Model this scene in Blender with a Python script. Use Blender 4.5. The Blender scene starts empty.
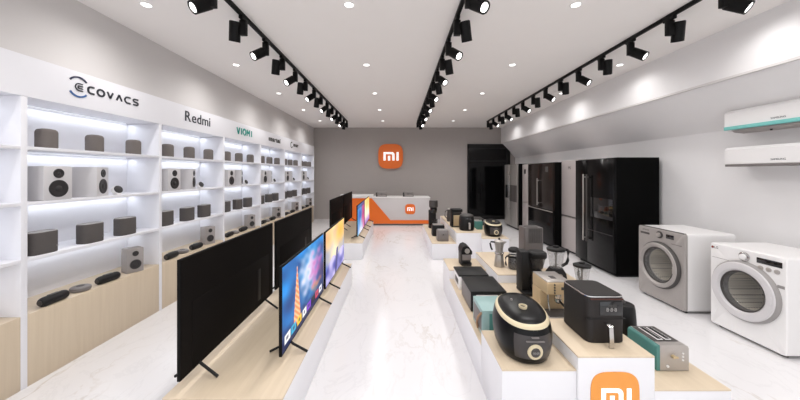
import bpy, bmesh, math, random
from mathutils import Vector, Matrix
random.seed(7)
sc = bpy.context.scene
COL = sc.collection
PI = math.pi
CAMZ = 1.6

# ------------------------------------------------------------------ materials
def s2l(c):
    return c/12.92 if c <= 0.04045 else ((c+0.055)/1.055)**2.4
def rgb(r, g, b):
    return (s2l(r/255), s2l(g/255), s2l(b/255), 1)
def mat(name, col, rough=0.5, metal=0.0, emit=None, estr=0, spec=0.5, noise=0.0, nscale=40, bump=0.0, trans=0, coat=0, alpha=1):
    m = bpy.data.materials.new(name); m.use_nodes = True
    nt = m.node_tree; b = nt.nodes['Principled BSDF']
    b.inputs['Base Color'].default_value = col
    b.inputs['Roughness'].default_value = rough
    b.inputs['Metallic'].default_value = metal
    b.inputs['Specular IOR Level'].default_value = spec
    b.inputs['Transmission Weight'].default_value = trans
    b.inputs['Coat Weight'].default_value = coat
    b.inputs['Alpha'].default_value = alpha
    if emit:
        b.inputs['Emission Color'].default_value = emit
        b.inputs['Emission Strength'].default_value = estr
    if noise or bump:
        tc = nt.nodes.new('ShaderNodeTexCoord'); nz = nt.nodes.new('ShaderNodeTexNoise')
        nz.inputs['Scale'].default_value = nscale
        nt.links.new(tc.outputs['Object'], nz.inputs['Vector'])
        if noise:
            mx = nt.nodes.new('ShaderNodeMix'); mx.data_type = 'RGBA'
            mx.inputs[6].default_value = tuple(c*(1-noise) for c in col[:3])+(1,)
            mx.inputs[7].default_value = tuple(min(1, c*(1+noise)) for c in col[:3])+(1,)
            nt.links.new(nz.outputs['Fac'], mx.inputs[0]); nt.links.new(mx.outputs[2], b.inputs['Base Color'])
        if bump:
            bp = nt.nodes.new('ShaderNodeBump'); bp.inputs['Strength'].default_value = bump; bp.inputs['Distance'].default_value = 0.002
            nt.links.new(nz.outputs['Fac'], bp.inputs['Height']); nt.links.new(bp.outputs['Normal'], b.inputs['Normal'])
    return m

def wood_mat(name, c1, c2, axis_scale=(30, 30, 2), rough=0.45):
    m = mat(name, c1, rough); nt = m.node_tree; b = nt.nodes['Principled BSDF']
    tc = nt.nodes.new('ShaderNodeTexCoord'); mp = nt.nodes.new('ShaderNodeMapping'); mp.inputs['Scale'].default_value = axis_scale
    n1 = nt.nodes.new('ShaderNodeTexNoise'); n1.inputs['Scale'].default_value = 1.0; n1.inputs['Detail'].default_value = 5; n1.inputs['Distortion'].default_value = 0.6
    mx = nt.nodes.new('ShaderNodeMix'); mx.data_type = 'RGBA'; mx.inputs[6].default_value = c1; mx.inputs[7].default_value = c2
    nt.links.new(tc.outputs['Object'], mp.inputs['Vector']); nt.links.new(mp.outputs['Vector'], n1.inputs['Vector'])
    nt.links.new(n1.outputs['Fac'], mx.inputs[0]); nt.links.new(mx.outputs[2], b.inputs['Base Color'])
    return m

def marble_mat():
    m = mat('white_marble', rgb(240, 239, 240), 0.2); nt = m.node_tree; b = nt.nodes['Principled BSDF']
    tc = nt.nodes.new('ShaderNodeTexCoord')
    def vein(scale, dist, width, rot):
        mp = nt.nodes.new('ShaderNodeMapping'); mp.inputs['Rotation'].default_value = (0, 0, rot)
        n = nt.nodes.new('ShaderNodeTexNoise'); n.inputs['Scale'].default_value = scale; n.inputs['Detail'].default_value = 6
        n.inputs['Roughness'].default_value = 0.6; n.inputs['Distortion'].default_value = dist
        mp.inputs['Scale'].default_value = (1.0, 0.45, 1)
        s = nt.nodes.new('ShaderNodeMath'); s.operation = 'SUBTRACT'; s.inputs[1].default_value = 0.5
        a = nt.nodes.new('ShaderNodeMath'); a.operation = 'ABSOLUTE'
        r = nt.nodes.new('ShaderNodeMapRange'); r.inputs['From Min'].default_value = 0; r.inputs['From Max'].default_value = width
        r.inputs['To Min'].default_value = 1; r.inputs['To Max'].default_value = 0
        nt.links.new(tc.outputs['Object'], mp.inputs['Vector']); nt.links.new(mp.outputs['Vector'], n.inputs['Vector'])
        nt.links.new(n.outputs['Fac'], s.inputs[0]); nt.links.new(s.outputs[0], a.inputs[0]); nt.links.new(a.outputs[0], r.inputs['Value'])
        return r.outputs['Result']
    v1 = vein(1.1, 0.9, 0.014, 0.7); v2 = vein(2.6, 1.2, 0.02, -0.5)
    msk = nt.nodes.new('ShaderNodeTexNoise'); msk.inputs['Scale'].default_value = 0.9
    nt.links.new(tc.outputs['Object'], msk.inputs['Vector'])
    mr = nt.nodes.new('ShaderNodeMapRange'); mr.inputs['From Min'].default_value = 0.42; mr.inputs['From Max'].default_value = 0.62
    nt.links.new(msk.outputs['Fac'], mr.inputs['Value'])
    def mul(a, bb):
        k = nt.nodes.new('ShaderNodeMath'); k.operation = 'MULTIPLY'
        nt.links.new(a, k.inputs[0])
        if isinstance(bb, float): k.inputs[1].default_value = bb
        else: nt.links.new(bb, k.inputs[1])
        return k.outputs[0]
    f1 = mul(mul(v1, mr.outputs['Result']), 0.5); f2 = mul(v2, 0.13)
    m1 = nt.nodes.new('ShaderNodeMix'); m1.data_type = 'RGBA'; m1.inputs[6].default_value = rgb(229, 227, 228); m1.inputs[7].default_value = rgb(186, 174, 160)
    m2 = nt.nodes.new('ShaderNodeMix'); m2.data_type = 'RGBA'; m2.inputs[7].default_value = rgb(180, 178, 180)
    nt.links.new(f1, m1.inputs[0]); nt.links.new(m1.outputs[2], m2.inputs[6]); nt.links.new(f2, m2.inputs[0])
    nt.links.new(m2.outputs[2], b.inputs['Base Color'])
    return m

M = {}
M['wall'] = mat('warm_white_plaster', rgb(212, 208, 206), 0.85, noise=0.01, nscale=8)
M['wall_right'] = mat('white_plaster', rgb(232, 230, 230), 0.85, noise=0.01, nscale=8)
M['ceil'] = mat('ceiling_paint', rgb(240, 236, 233), 0.9, noise=0.01, nscale=5)
M['back'] = mat('grey_wall_paint', rgb(172, 165, 161), 0.8, noise=0.02, nscale=6)
M['floor'] = marble_mat()
M['shelf'] = mat('white_lacquer', rgb(232, 231, 235), 0.4, noise=0.005)
M['plinth'] = mat('white_plinth', rgb(232, 231, 234), 0.35, noise=0.005)
M['oak_v'] = wood_mat('light_oak_upright', rgb(196, 178, 154), rgb(212, 196, 173), (3, 40, 1.5))
M['oak'] = wood_mat('light_oak_top', rgb(206, 187, 161), rgb(222, 205, 180), (30, 2, 3))
M['black'] = mat('matte_black', rgb(20, 19, 19), 0.5, spec=0.3, noise=0.05)
M['black_gloss'] = mat('gloss_black', rgb(14, 14, 16), 0.12, coat=0.4, noise=0.02)
M['fridge_black'] = mat('fridge_black', rgb(8, 7, 8), 0.16, spec=0.2, noise=0.02)
M['fridge_side'] = mat('fridge_side_black', rgb(8, 8, 8), 0.7, spec=0.06, noise=0.05)
M['track'] = mat('track_black', rgb(11, 10, 10), 0.5, spec=0.2, noise=0.03)
M['tvback'] = mat('tv_back_black', rgb(18, 15, 14), 0.7, spec=0.1, noise=0.06, nscale=90)
M['bezel'] = mat('tv_bezel', rgb(16, 15, 15), 0.5, spec=0.1, noise=0.02)
M['lens'] = mat('lamp_lens', (1, 1, 1, 1), 0.5, emit=(1, 0.97, 0.94, 1), estr=3)
M['led'] = mat('led_strip', (1, 1, 1, 1), 0.5, emit=(0.85, 0.92, 1, 1), estr=0.45)
M['fabric'] = mat('speaker_fabric', rgb(112, 105, 101), 0.95, noise=0.25, nscale=300, bump=0.4)
M['fabric_dark'] = mat('dark_speaker_fabric', rgb(82, 77, 75), 0.95, noise=0.3, nscale=300, bump=0.4)
M['speaker_top'] = mat('speaker_top_grey', rgb(150, 146, 144), 0.5, noise=0.03)
M['spk_white'] = mat('speaker_white', rgb(205, 202, 203), 0.4, noise=0.02)
M['stone'] = mat('stone_grey', rgb(158, 152, 149), 0.6, noise=0.06, nscale=60)
M['cone'] = mat('speaker_cone', rgb(40, 37, 38), 0.5, noise=0.1)
M['cone_l'] = mat('speaker_cone_grey', rgb(110, 104, 102), 0.5, noise=0.05)
M['chrome'] = mat('chrome', rgb(200, 198, 196), 0.2, 1.0, noise=0.02)
M['steel'] = mat('brushed_steel', rgb(182, 176, 171), 0.35, 0.6, noise=0.06, nscale=20)
M['fridge_steel'] = mat('fridge_silver', rgb(158, 154, 150), 0.38, 0.6, noise=0.04, nscale=15)
M['fridge_grey'] = mat('fridge_pale_grey', rgb(176, 168, 166), 0.3, 0.0, noise=0.02)
M['fridge_brown'] = mat('fridge_brown_black', rgb(34, 26, 23), 0.18, spec=0.3, noise=0.05, nscale=4)
M['gold'] = mat('champagne_gold', rgb(206, 186, 148), 0.4, 0.3, noise=0.04)
M['espresso'] = mat('pale_gold_enamel', rgb(205, 180, 142), 0.4, 0.15, noise=0.03)
M['cream'] = mat('cream_trim', rgb(214, 200, 168), 0.4, 0.1, noise=0.03)
M['cooker'] = mat('cooker_black', rgb(10, 9, 10), 0.3, spec=0.22, noise=0.05)
M['cooker_panel'] = mat('cooker_panel_grey', rgb(58, 53, 52), 0.3, noise=0.05)
M['fryer'] = mat('fryer_charcoal', rgb(38, 34, 33), 0.55, spec=0.3, noise=0.08)
M['fryer_top'] = mat('fryer_top_charcoal', rgb(42, 39, 38), 0.6, spec=0.3, noise=0.08)
M['teal'] = mat('teal_enamel', rgb(72, 128, 122), 0.35, noise=0.04)
M['teal_light'] = mat('pale_teal_enamel', rgb(146, 176, 174), 0.35, noise=0.04)
M['teal_ac'] = mat('teal_stripe', rgb(120, 196, 190), 0.4, noise=0.02)
M['white'] = mat('appliance_white', rgb(235, 233, 232), 0.3, noise=0.01)
M['washer_silver'] = mat('washer_silver', rgb(166, 160, 156), 0.4, 0.25, noise=0.03)
M['orange'] = mat('orange_acrylic', rgb(236, 112, 28), 0.45, noise=0.02)
M['orange_lit'] = mat('orange_acrylic_lit', rgb(238, 156, 68), 0.45, noise=0.02)  # logo orange lightened: strong light on the front plinth painted into the colour
M['logo_white'] = mat('logo_white', rgb(240, 238, 236), 0.5, emit=(1, 1, 1, 1), estr=0.5)
M['ink'] = mat('ink_black', rgb(30, 32, 44), 0.5, noise=0.02)
M['ink_grey'] = mat('ink_grey', rgb(70, 68, 66), 0.5, noise=0.02)
M['ink_teal'] = mat('ink_teal', rgb(0, 150, 135), 0.5, noise=0.02)
M['ink_blue'] = mat('ink_blue', rgb(40, 90, 150), 0.5, noise=0.02)
M['ink_navy'] = mat('ink_navy', rgb(28, 32, 66), 0.5, noise=0.02)
M['copper'] = mat('dark_copper', rgb(74, 38, 30), 0.4, 0.3, noise=0.02)
M['red'] = mat('red_accent', rgb(120, 34, 24), 0.4, noise=0.02)
M['kick'] = mat('kick_grey', rgb(110, 104, 102), 0.5, noise=0.02)
M['counter'] = mat('counter_white', rgb(206, 202, 202), 0.4, noise=0.01)
M['glass'] = mat('clear_glass', rgb(190, 190, 190), 0.05, alpha=0.16)
M['smoke_glass'] = mat('smoked_glass', rgb(60, 57, 56), 0.06, alpha=0.55)
M['door_glass'] = mat('dark_door_glass', rgb(12, 12, 13), 0.08, spec=0.3, noise=0.02)
M['coffee'] = mat('dark_coffee', rgb(24, 16, 12), 0.2, noise=0.05)
M['drum'] = mat('drum_steel', rgb(200, 194, 184), 0.4, 0.3, noise=0.3, nscale=60)
M['grey_plastic'] = mat('grey_plastic', rgb(118, 112, 110), 0.5, noise=0.04)
M['purifier'] = mat('purifier_grey', rgb(92, 86, 84), 0.4, noise=0.03)
M['dark_grey'] = mat('dark_grey_plastic', rgb(66, 62, 60), 0.5, noise=0.04)
M['wood_trim'] = wood_mat('brown_wood_trim', rgb(150, 112, 84), rgb(172, 134, 100), (20, 20, 3))
M['digit'] = mat('lit_digits', (1, 1, 1, 1), 0.5, emit=(1, 0.9, 0.85, 1), estr=1.0)

# perforated drum
def perforate(m, scale):
    nt = m.node_tree; b = nt.nodes['Principled BSDF']
    tc = nt.nodes.new('ShaderNodeTexCoord'); v = nt.nodes.new('ShaderNodeTexVoronoi'); v.inputs['Scale'].default_value = scale; v.inputs['Randomness'].default_value = 0
    r = nt.nodes.new('ShaderNodeMapRange'); r.inputs['From Min'].default_value = 0.25; r.inputs['From Max'].default_value = 0.35
    mx = nt.nodes.new('ShaderNodeMix'); mx.data_type = 'RGBA'; mx.inputs[6].default_value = rgb(70, 64, 56); mx.inputs[7].default_value = rgb(222, 214, 198)
    nt.links.new(tc.outputs['Object'], v.inputs['Vector']); nt.links.new(v.outputs['Distance'], r.inputs['Value'])
    nt.links.new(r.outputs['Result'], mx.inputs[0]); nt.links.new(mx.outputs[2], b.inputs['Base Color'])
perforate(M['drum'], 38)

# ------------------------------------------------------------------ mesh builder
class MB:
    def __init__(s): s.bm = bmesh.new(); s.T = Matrix.Identity(4)
    def _v(s, p): return s.bm.verts.new(s.T @ Vector(p))
    def box(s, x0, x1, y0, y1, z0, z1, bev=0.0, seg=2):
        vs = [s._v((x, y, z)) for x in (x0, x1) for y in (y0, y1) for z in (z0, z1)]
        F = [(0, 1, 3, 2), (4, 6, 7, 5), (0, 4, 5, 1), (2, 3, 7, 6), (0, 2, 6, 4), (1, 5, 7, 3)]
        fs = [s.bm.faces.new([vs[i] for i in f]) for f in F]
        if bev > 0:
            es = list({e for f in fs for e in f.edges})
            bmesh.ops.bevel(s.bm, geom=es, offset=bev, segments=seg, affect='EDGES', profile=0.5)
        return s
    def rings(s, rings, cap0=True, cap1=True, closed=True):
        R = [[s._v(p) for p in r] for r in rings]; n = len(R[0])
        for a, b in zip(R, R[1:]):
            for i in range(n if closed else n-1):
                j = (i+1) % n
                s.bm.faces.new((a[i], a[j], b[j], b[i]))
        if cap0: s.bm.faces.new(list(reversed(R[0])))
        if cap1: s.bm.faces.new(R[-1])
        return s
    def lathe(s, prof, c=(0, 0, 0), axis=(0, 0, 1), seg=32, cap0=True, cap1=True):
        a = Vector(axis).normalized(); q = a.to_track_quat('Z', 'Y').to_matrix()
        rs = []
        for r, h in prof:
            rs.append([Vector(c)+q @ Vector((r*math.cos(2*PI*i/seg), r*math.sin(2*PI*i/seg), h)) for i in range(seg)])
        return s.rings(rs, cap0, cap1)
    def cyl(s, c, r, h, axis=(0, 0, 1), seg=24, r2=None, bev=0.0):
        r2 = r if r2 is None else r2
        if bev: prof = [(r-bev, 0), (r, bev), (r2, h-bev), (r2-bev, h)]
        else: prof = [(r, 0), (r2, h)]
        return s.lathe(prof, c, axis, seg)
    def sup(s, prof, c=(0, 0), n=4, seg=40, cap0=True, cap1=True, tilt=None):
        """loft of superellipses: prof = list of (z, rx, ry[, dx, dy])"""
        rs = []
        for p in prof:
            z, rx, ry = p[:3]; dx, dy = (p[3], p[4]) if len(p) > 3 else (0, 0)
            r = []
            for i in range(seg):
                t = 2*PI*i/seg; ct, st = math.cos(t), math.sin(t)
                yy = ry*math.copysign(abs(st)**(2/n), st)
                r.append((c[0]+dx+rx*math.copysign(abs(ct)**(2/n), ct), c[1]+dy+yy, z+(tilt(z)*yy if tilt else 0)))
            rs.append(r)
        return s.rings(rs, cap0, cap1)
    def tube(s, pts, r, seg=8):
        pts = [Vector(p) for p in pts]; rs = []
        for i, p in enumerate(pts):
            d = (pts[min(i+1, len(pts)-1)]-pts[max(i-1, 0)]).normalized()
            q = d.to_track_quat('Z', 'Y').to_matrix()
            rs.append([p+q @ Vector((r*math.cos(2*PI*k/seg), r*math.sin(2*PI*k/seg), 0)) for k in range(seg)])
        return s.rings(rs)
    def prism(s, poly, org, ux, uy, th):
        """poly in 2D (u,v) placed at org with axes ux, uy and thickness th along ux x uy"""
        o = Vector(org); ux = Vector(ux); uy = Vector(uy); n = ux.cross(uy).normalized()*th
        a = [o+ux*u+uy*v for u, v in poly]
        return s.rings([a, [p+n for p in a]])
    def bar(s, a, b, w, t, nrm):
        """flat bar from a to b, width w in plane, thickness t along nrm"""
        a = Vector(a); b = Vector(b); d = (b-a).normalized(); n = Vector(nrm).normalized(); side = d.cross(n).normalized()*w/2
        n = n*t
        r0 = [a-side, a+side, a+side+n, a-side+n]; r1 = [b-side, b+side, b+side+n, b-side+n]
        return s.rings([r0, r1])
    def build(s, name, m, parent=None, ang=38):
        bmesh.ops.recalc_face_normals(s.bm, faces=s.bm.faces)
        me = bpy.data.meshes.new(name); s.bm.to_mesh(me); s.bm.free()
        me.materials.append(M[m] if isinstance(m, str) else m)
        me.polygons.foreach_set('use_smooth', [True]*len(me.polygons)); me.set_sharp_from_angle(angle=math.radians(ang))
        o = bpy.data.objects.new(name, me); COL.objects.link(o)
        if parent: o.parent = parent
        return o

def thing(name, label, cat, loc=(0, 0, 0), rz=0, group=None):
    o = bpy.data.objects.new(name, None); o.empty_display_size = 0.05; COL.objects.link(o)
    o.location = loc; o.rotation_euler = (0, 0, rz)
    o['label'] = label; o['category'] = cat
    if group: o['group'] = group
    return o
def tag(o, label, cat, group=None):
    o['label'] = label; o['category'] = cat
    if group: o['group'] = group
    return o
def struct(o): o['kind'] = 'structure'; return o
def dup(root, loc, label, group=None, rz=None):
    r = root.copy(); COL.objects.link(r); r.location = loc; r['label'] = label
    if rz is not None: r.rotation_euler = (0, 0, rz)
    if group: r['group'] = group
    for ch in list(root.children):
        c = ch.copy(); COL.objects.link(c); c.parent = r
        for g in ch.children:
            d = g.copy(); COL.objects.link(d); d.parent = c
    return r
def text_part(txt, size, m, parent, org, ux, uy, name='lettering', th=0.002, align='CENTER', width=None, bold=0.0):
    cu = bpy.data.curves.new('t', 'FONT'); cu.body = txt; cu.size = size; cu.align_x = align; cu.align_y = 'CENTER'; cu.extrude = th/2
    cu.offset = bold
    ob = bpy.data.objects.new('t', cu); COL.objects.link(ob)
    bpy.context.view_layer.update()
    me = bpy.data.meshes.new_from_object(ob.evaluated_get(bpy.context.evaluated_depsgraph_get()))
    bpy.data.objects.remove(ob)
    k = 1.0
    if width:
        xs = [v.co.x for v in me.vertices]; k = width/max(1e-6, max(xs)-min(xs))
    ux = Vector(ux).normalized(); uy = Vector(uy).normalized(); n = ux.cross(uy)
    for v in me.vertices:
        v.co = Vector(org)+ux*(v.co.x*k)+uy*v.co.y+n*(v.co.z+th/2)
    me.materials.clear(); me.materials.append(M[m])
    o = bpy.data.objects.new(name, me); COL.objects.link(o)
    if parent: o.parent = parent
    return o

# ------------------------------------------------------------------ room
XL, XR, H, YB, YF = -2.92, 3.57, 3.17, 10.4, -1.6
ZB = 2.617                      # underside of the right bulkhead
XR2 = 4.06
fl = MB(); fl.box(-3.3, 4.2, YF, YB+0.2, -0.1, 0.0); struct(fl.build('floor', 'floor'))
c_ = MB(); c_.box(-3.3, 4.2, YF, YB+0.2, H, H+0.1); struct(c_.build('ceiling', 'ceil'))
b_ = MB(); b_.box(-3.3, 4.2, YB, YB+0.15, 0, H); struct(b_.build('wall_back', 'back'))
w_ = MB()
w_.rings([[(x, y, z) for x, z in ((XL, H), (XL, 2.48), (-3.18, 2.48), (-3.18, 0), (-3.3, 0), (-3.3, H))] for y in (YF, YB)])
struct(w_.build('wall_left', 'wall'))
w_ = MB(); w_.box(XR2, 4.2, YF, YB, 0, 2.13); struct(w_.build('wall_right', 'wall_right'))
w_ = MB()
w_.rings([[(x, y, z) for x, z in ((XR, H), (XR, ZB), (XR+0.03, ZB), (XR2, 2.13), (4.2, 2.13), (4.2, H))] for y in (YF, YB)])
struct(w_.build('wall_right_upper', 'wall_right'))
t_ = MB(); t_.box(XR-0.006, XR+0.02, YF, YB, ZB-0.002, ZB+0.022); struct(t_.build('trim_1', 'wall'))
# end return wall between the last shelf unit and the back wall
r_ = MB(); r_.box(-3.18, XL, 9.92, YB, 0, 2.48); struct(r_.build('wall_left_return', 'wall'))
# shop front behind the camera: frame with wide open entrance
s_ = MB(); s_.box(-3.3, 4.2, YF-0.12, YF, 2.75, H); s_.box(-3.3, -2.6, YF-0.12, YF, 0, 2.75); s_.box(3.6, 4.2, YF-0.12, YF, 0, 2.75)
struct(s_.build('wall_front', 'wall'))

# glass door in the back wall (dark framed)
d_ = MB(); X0, X1 = 2.40, 3.87
for a, b, c, d in ((X0, X0+0.05, 0, 2.60), (X1-0.13, X1, 0, 2.60), (X0, X1, 2.44, 2.60), (X0, X1, 0, 0.12), (X0, X1, 2.0, 2.03)):
    d_.box(a, b, YB-0.06, YB, c, d, 0.004)
door = struct(d_.build('door_1', 'black'))
g_ = MB(); g_.box(X0+0.05, X1-0.13, YB-0.03, YB-0.01, 0.12, 2.44); g_.build('door_pane', 'door_glass', door)
g_ = MB(); g_.tube([(X0+0.2, YB-0.09, 0.9), (X0+0.2, YB-0.09, 1.4)], 0.012); g_.box(X0+0.19, X0+0.21, YB-0.09, YB-0.06, 0.95, 0.97); g_.box(X0+0.19, X0+0.21, YB-0.09, YB-0.06, 1.33, 1.35); g_.build('door_handle', 'fridge_side', door)

# ------------------------------------------------------------------ lighting
def spot(loc, d, energy, size, col=(1, 0.985, 0.975), radius=0.04, blend=0.8, parent=None):
    l = bpy.data.lights.new('lamp', 'SPOT'); l.energy = energy; l.spot_size = math.radians(size); l.spot_blend = blend; l.color = col; l.shadow_soft_size = radius
    o = bpy.data.objects.new('lamp_light', l); COL.objects.link(o); o.location = loc
    o.rotation_euler = Vector(d).to_track_quat('-Z', 'Y').to_euler()
    if parent: o.parent = parent
    return o
P_DOWN, P_TRACK, P_LED, SKY = 42, 7, 1.15, 1.45

# recessed downlights
NUM = ['nearest the camera', 'second from the camera', 'third from the camera', 'fourth from the camera', 'fifth, by the back wall']
rows = [(-2.35, 'far left'), (-0.457, 'centre left'), (1.66, 'centre right'), (3.22, 'far right')]
proto = None
for rx, rn in rows:
    for i in range(-2, 5):
        y = 2.80+1.555*i
        lab = 'white recessed downlight in the %s ceiling row, %s' % (rn, NUM[i]) if i >= 0 else None
        if i >= 0:
            if proto is None:
                t = proto = thing('downlight', lab, 'ceiling light', (rx, y, H), 0, 'recessed ceiling downlights')
                m = MB(); m.lathe([(0.038, -0.0005), (0.043, -0.004), (0.050, -0.004), (0.054, -0.0005)], seg=28, cap0=False, cap1=False); m.build('trim_ring', 'white', t)
                m = MB(); m.cyl((0, 0, -0.004), 0.038, 0.003, seg=28); m.build('lens', 'lens', t)
            else: t = dup(proto, (rx, y, H), lab)
        spot((rx, y, H-0.03), (0, 0, -1), P_DOWN*(0.45 if rx > 3 else 0.8 if rx < -2 else 1.12), 160, radius=0.06, blend=1.0)

# lighting tracks and their spotlights
tracks = [(-1.53, -1, 'left'), (0.585, 1, 'middle'), (2.69, 1, 'right')]
protoA = {}; protoB = {}
def make_head(kind, sx):
    t = thing('track_spotlight', '', 'spotlight', (0, 0, 0), 0, 'black track spotlights')
    m = MB(); m.box(-0.018, 0.018, -0.06, 0.06, -0.03, -0.002, 0.003); m.build('track_adapter', 'track', t)
    m = MB(); m.box(-0.033, 0.033, -0.024, 0.024, -0.175, -0.028, 0.006); m.build('driver_box', 'track', t)
    if kind == 'A': j = Vector((sx*0.085, 0.0, -0.13)); d = Vector((sx*0.20, 0.32, -0.92)).normalized()
    else: j = Vector((sx*0.05, -0.01, -0.15)); d = Vector((sx*0.50, -0.62, -0.60)).normalized()
    m = MB(); m.tube([(sx*0.02, 0, -0.12), tuple(j)], 0.012); m.build('swivel_arm', 'track', t)
    a = j-d*(0.09 if kind == 'A' else 0.04)
    q = MB(); L = 0.19 if kind == 'A' else 0.155
    q.lathe([(0.044, 0), (0.052, 0.008), (0.052, L), (0.044, L), (0.044, L-0.025)], tuple(a), tuple(d), 28, True, True)
    h = q.build('lamp_head', 'track', t)
    q = MB(); q.lathe([(0.036, L-0.022), (0.036, L-0.004)], tuple(a), tuple(d), 28); q.build('lens', 'lens', h)
    return t, a+d*(L+0.01), d
nth = ['first', 'second', 'third', 'fourth', 'fifth', 'sixth', 'seventh', 'eighth', 'ninth', 'tenth', 'eleventh', 'twelfth', 'thirteenth', 'fourteenth']
for tx, sx, tn in tracks:
    m = MB(); m.box(tx-0.018, tx+0.018, 0.2, 9.05, H-0.035, H-0.001, 0.002); rail = m.build('lighting_track', 'track')
    tag(rail, 'long black %s ceiling track carrying spotlights' % tn, 'lighting track', 'ceiling lighting tracks')
    for i in range(-3, 14):
        y = 2.47+0.5*i
        kind = 'B' if i % 2 == 0 else 'A'
        if i >= 0:
            P = protoA if kind == 'A' else protoB
            lab = 'black %s spotlight on the %s ceiling track, %s from the camera' % ('tilted' if kind == 'B' else 'downturned', tn, nth[i])
            loc = (tx, y, H-0.034)
            if sx not in P:
                t, lp, ld = make_head(kind, sx); t.location = loc; t['label'] = lab; P[sx] = (t, lp, ld)
            else: dup(P[sx][0], loc, lab)
        else:
            lp, ld = Vector((sx*0.15, 0, -0.25)), Vector((sx*0.4, 0, -0.9))
            P = None
        if P is not None: lp, ld = P[sx][1], P[sx][2]
        spot(Vector((tx, y, H-0.034))+lp, ld, P_TRACK, 100, radius=0.035, blend=1.0)

# ------------------------------------------------------------------ shelving units along the left wall
XC = -2.77; XBK = -3.14; PITCH = 1.277; Y1 = 2.243
bayname = {1: 'under the blue-arc sign', 2: 'under the tall black lettering', 3: 'under the teal lettering',
           4: 'under the small bold lettering', 5: 'under the ring-marked sign', 6: 'in the endmost bay'}
unit0 = None
def make_unit(last=False):
    t = thing('shelving_unit', '', 'shelving', (XC, 0, 0), 0, 'white shelving units along the left wall')
    W = XBK-XC
    m = MB(); m.box(W, 0, -0.04, 0, 0, 2.17, 0.001); m.build('side_panel', 'shelf', t)
    if last: m = MB(); m.box(W, 0, PITCH-0.04, PITCH, 0, 2.17, 0.001); m.build('side_panel', 'shelf', t)
    y1 = PITCH-0.04
    m = MB(); m.box(W-0.02, W, -0.04, y1, 0, 2.17); m.build('back_panel', 'shelf', t)
    m = MB(); m.box(W, 0, -0.04, y1+(0.04 if last else 0), 2.172, 2.477); m.build('header_panel', 'shelf', t)
    for z in (0.96, 1.38, 1.80):
        m = MB(); m.box(W, -0.001, 0, y1, z-0.025, z, 0.001)
        sh = m.build('shelf', 'shelf', t)
    m = MB(); m.box(W, -0.002, 0, y1, 0, 0.54, 0.001); m.build('base_cabinet', 'oak_v', t)
    for z in (0.935, 1.355, 1.775, 2.17):
        m = MB(); m.box(W+0.002, W+0.012, 0.03, y1-0.03, z-0.008, z-0.0005); m.build('led_strip', 'led', t)
    return t
def led_lights(y0):
    for z in (0.935, 1.355, 1.775, 2.17):
        l = bpy.data.lights.new('led', 'AREA'); l.shape = 'RECTANGLE'; l.size = 1.15; l.size_y = 0.03; l.energy = P_LED; l.color = (0.86, 0.92, 1.0)
        o = bpy.data.objects.new('led_light', l); COL.objects.link(o)
        o.location = (XBK+0.055, y0+PITCH/2, z-0.012); o.rotation_euler = (0, 0, PI/2)
ulabel = ['cropped white shelving unit at the left edge, empty shelves', 'white lit shelving unit with the blue-arc sign above',
          'white lit shelving unit with tall black lettering above', 'white lit shelving unit with teal lettering above',
          'white lit shelving unit with small bold dark lettering above', 'white lit shelving unit with the ring-marked sign above',
          'endmost white lit shelving unit without a sign, by the grey wall']
for k in range(0, 7):
    y0 = Y1+PITCH*(k-1)
    if k == 0: unit0 = t = make_unit()
    elif k < 6: t = dup(unit0, (XC, y0, 0), '')
    else: t = make_unit(True)
    t.location = (XC, y0, 0); t['label'] = ulabel[k]
    led_lights(y0)

# --- goods on the shelves: prototypes
def p_round():
    t = thing('round_speaker', '', 'speaker')
    m = MB(); m.sup([(0.0, 0.054, 0.054), (0.006, 0.060, 0.060), (0.128, 0.060, 0.060), (0.145, 0.055, 0.055), (0.153, 0.046, 0.046), (0.156, 0.034, 0.034)], n=2.5, seg=32); m.build('fabric_body', 'fabric', t)
    m = MB(); m.cyl((0, 0, 0.1555), 0.030, 0.002, seg=24); m.build('control_top', 'speaker_top', t)
    return t
def p_studio(w, d, h, body, cone, rings=False):
    t = thing('bookshelf_speaker', '', 'speaker')
    m = MB(); m.box(-d/2, d/2, -w/2, w/2, 0, h, 0.008, 2); m.build('cabinet', body, t)
    for zc, r, nm in ((h*0.34, w*0.31, 'woofer'), (h*0.79, w*0.17, 'tweeter')):
        m = MB(); m.lathe([(r*1.08, 0), (r*1.08, 0.004), (r, 0.006), (r*0.9, 0.006), (r*0.4, 0.0015), (r*0.35, 0.004), (r*0.15, 0.007)], (d/2, 0, zc), (1, 0, 0), 28); m.build(nm, cone, t)
        if rings:
            m = MB(); m.lathe([(r*1.02, 0.0062), (r*1.12, 0.0062), (r*1.12, 0.003), (r*1.02, 0.003)], (d/2, 0, zc), (1, 0, 0), 28, False, False); m.build(nm+'_ring', 'cone_l', t)
    return t
def p_lens():
    t = thing('mini_speaker', '', 'speaker')
    ax = Vector((0.93, 0.0, 0.36)).normalized(); c = Vector((-0.02, 0, 0.046))
    m = MB(); m.lathe([(0.030, -0.03), (0.040, -0.02), (0.044, 0.02), (0.040, 0.027)], tuple(c), tuple(ax), 28); m.build('housing', 'white', t)
    m = MB(); m.lathe([(0.040, 0.0272), (0.036, 0.032), (0.02, 0.034), (0.008, 0.035)], tuple(c), tuple(ax), 28); m.build('front_grille', 'cone', t)
    m = MB(); m.box(-0.04, 0.02, -0.02, 0.02, 0, 0.016, 0.003); m.build('foot', 'white', t)
    return t
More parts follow.
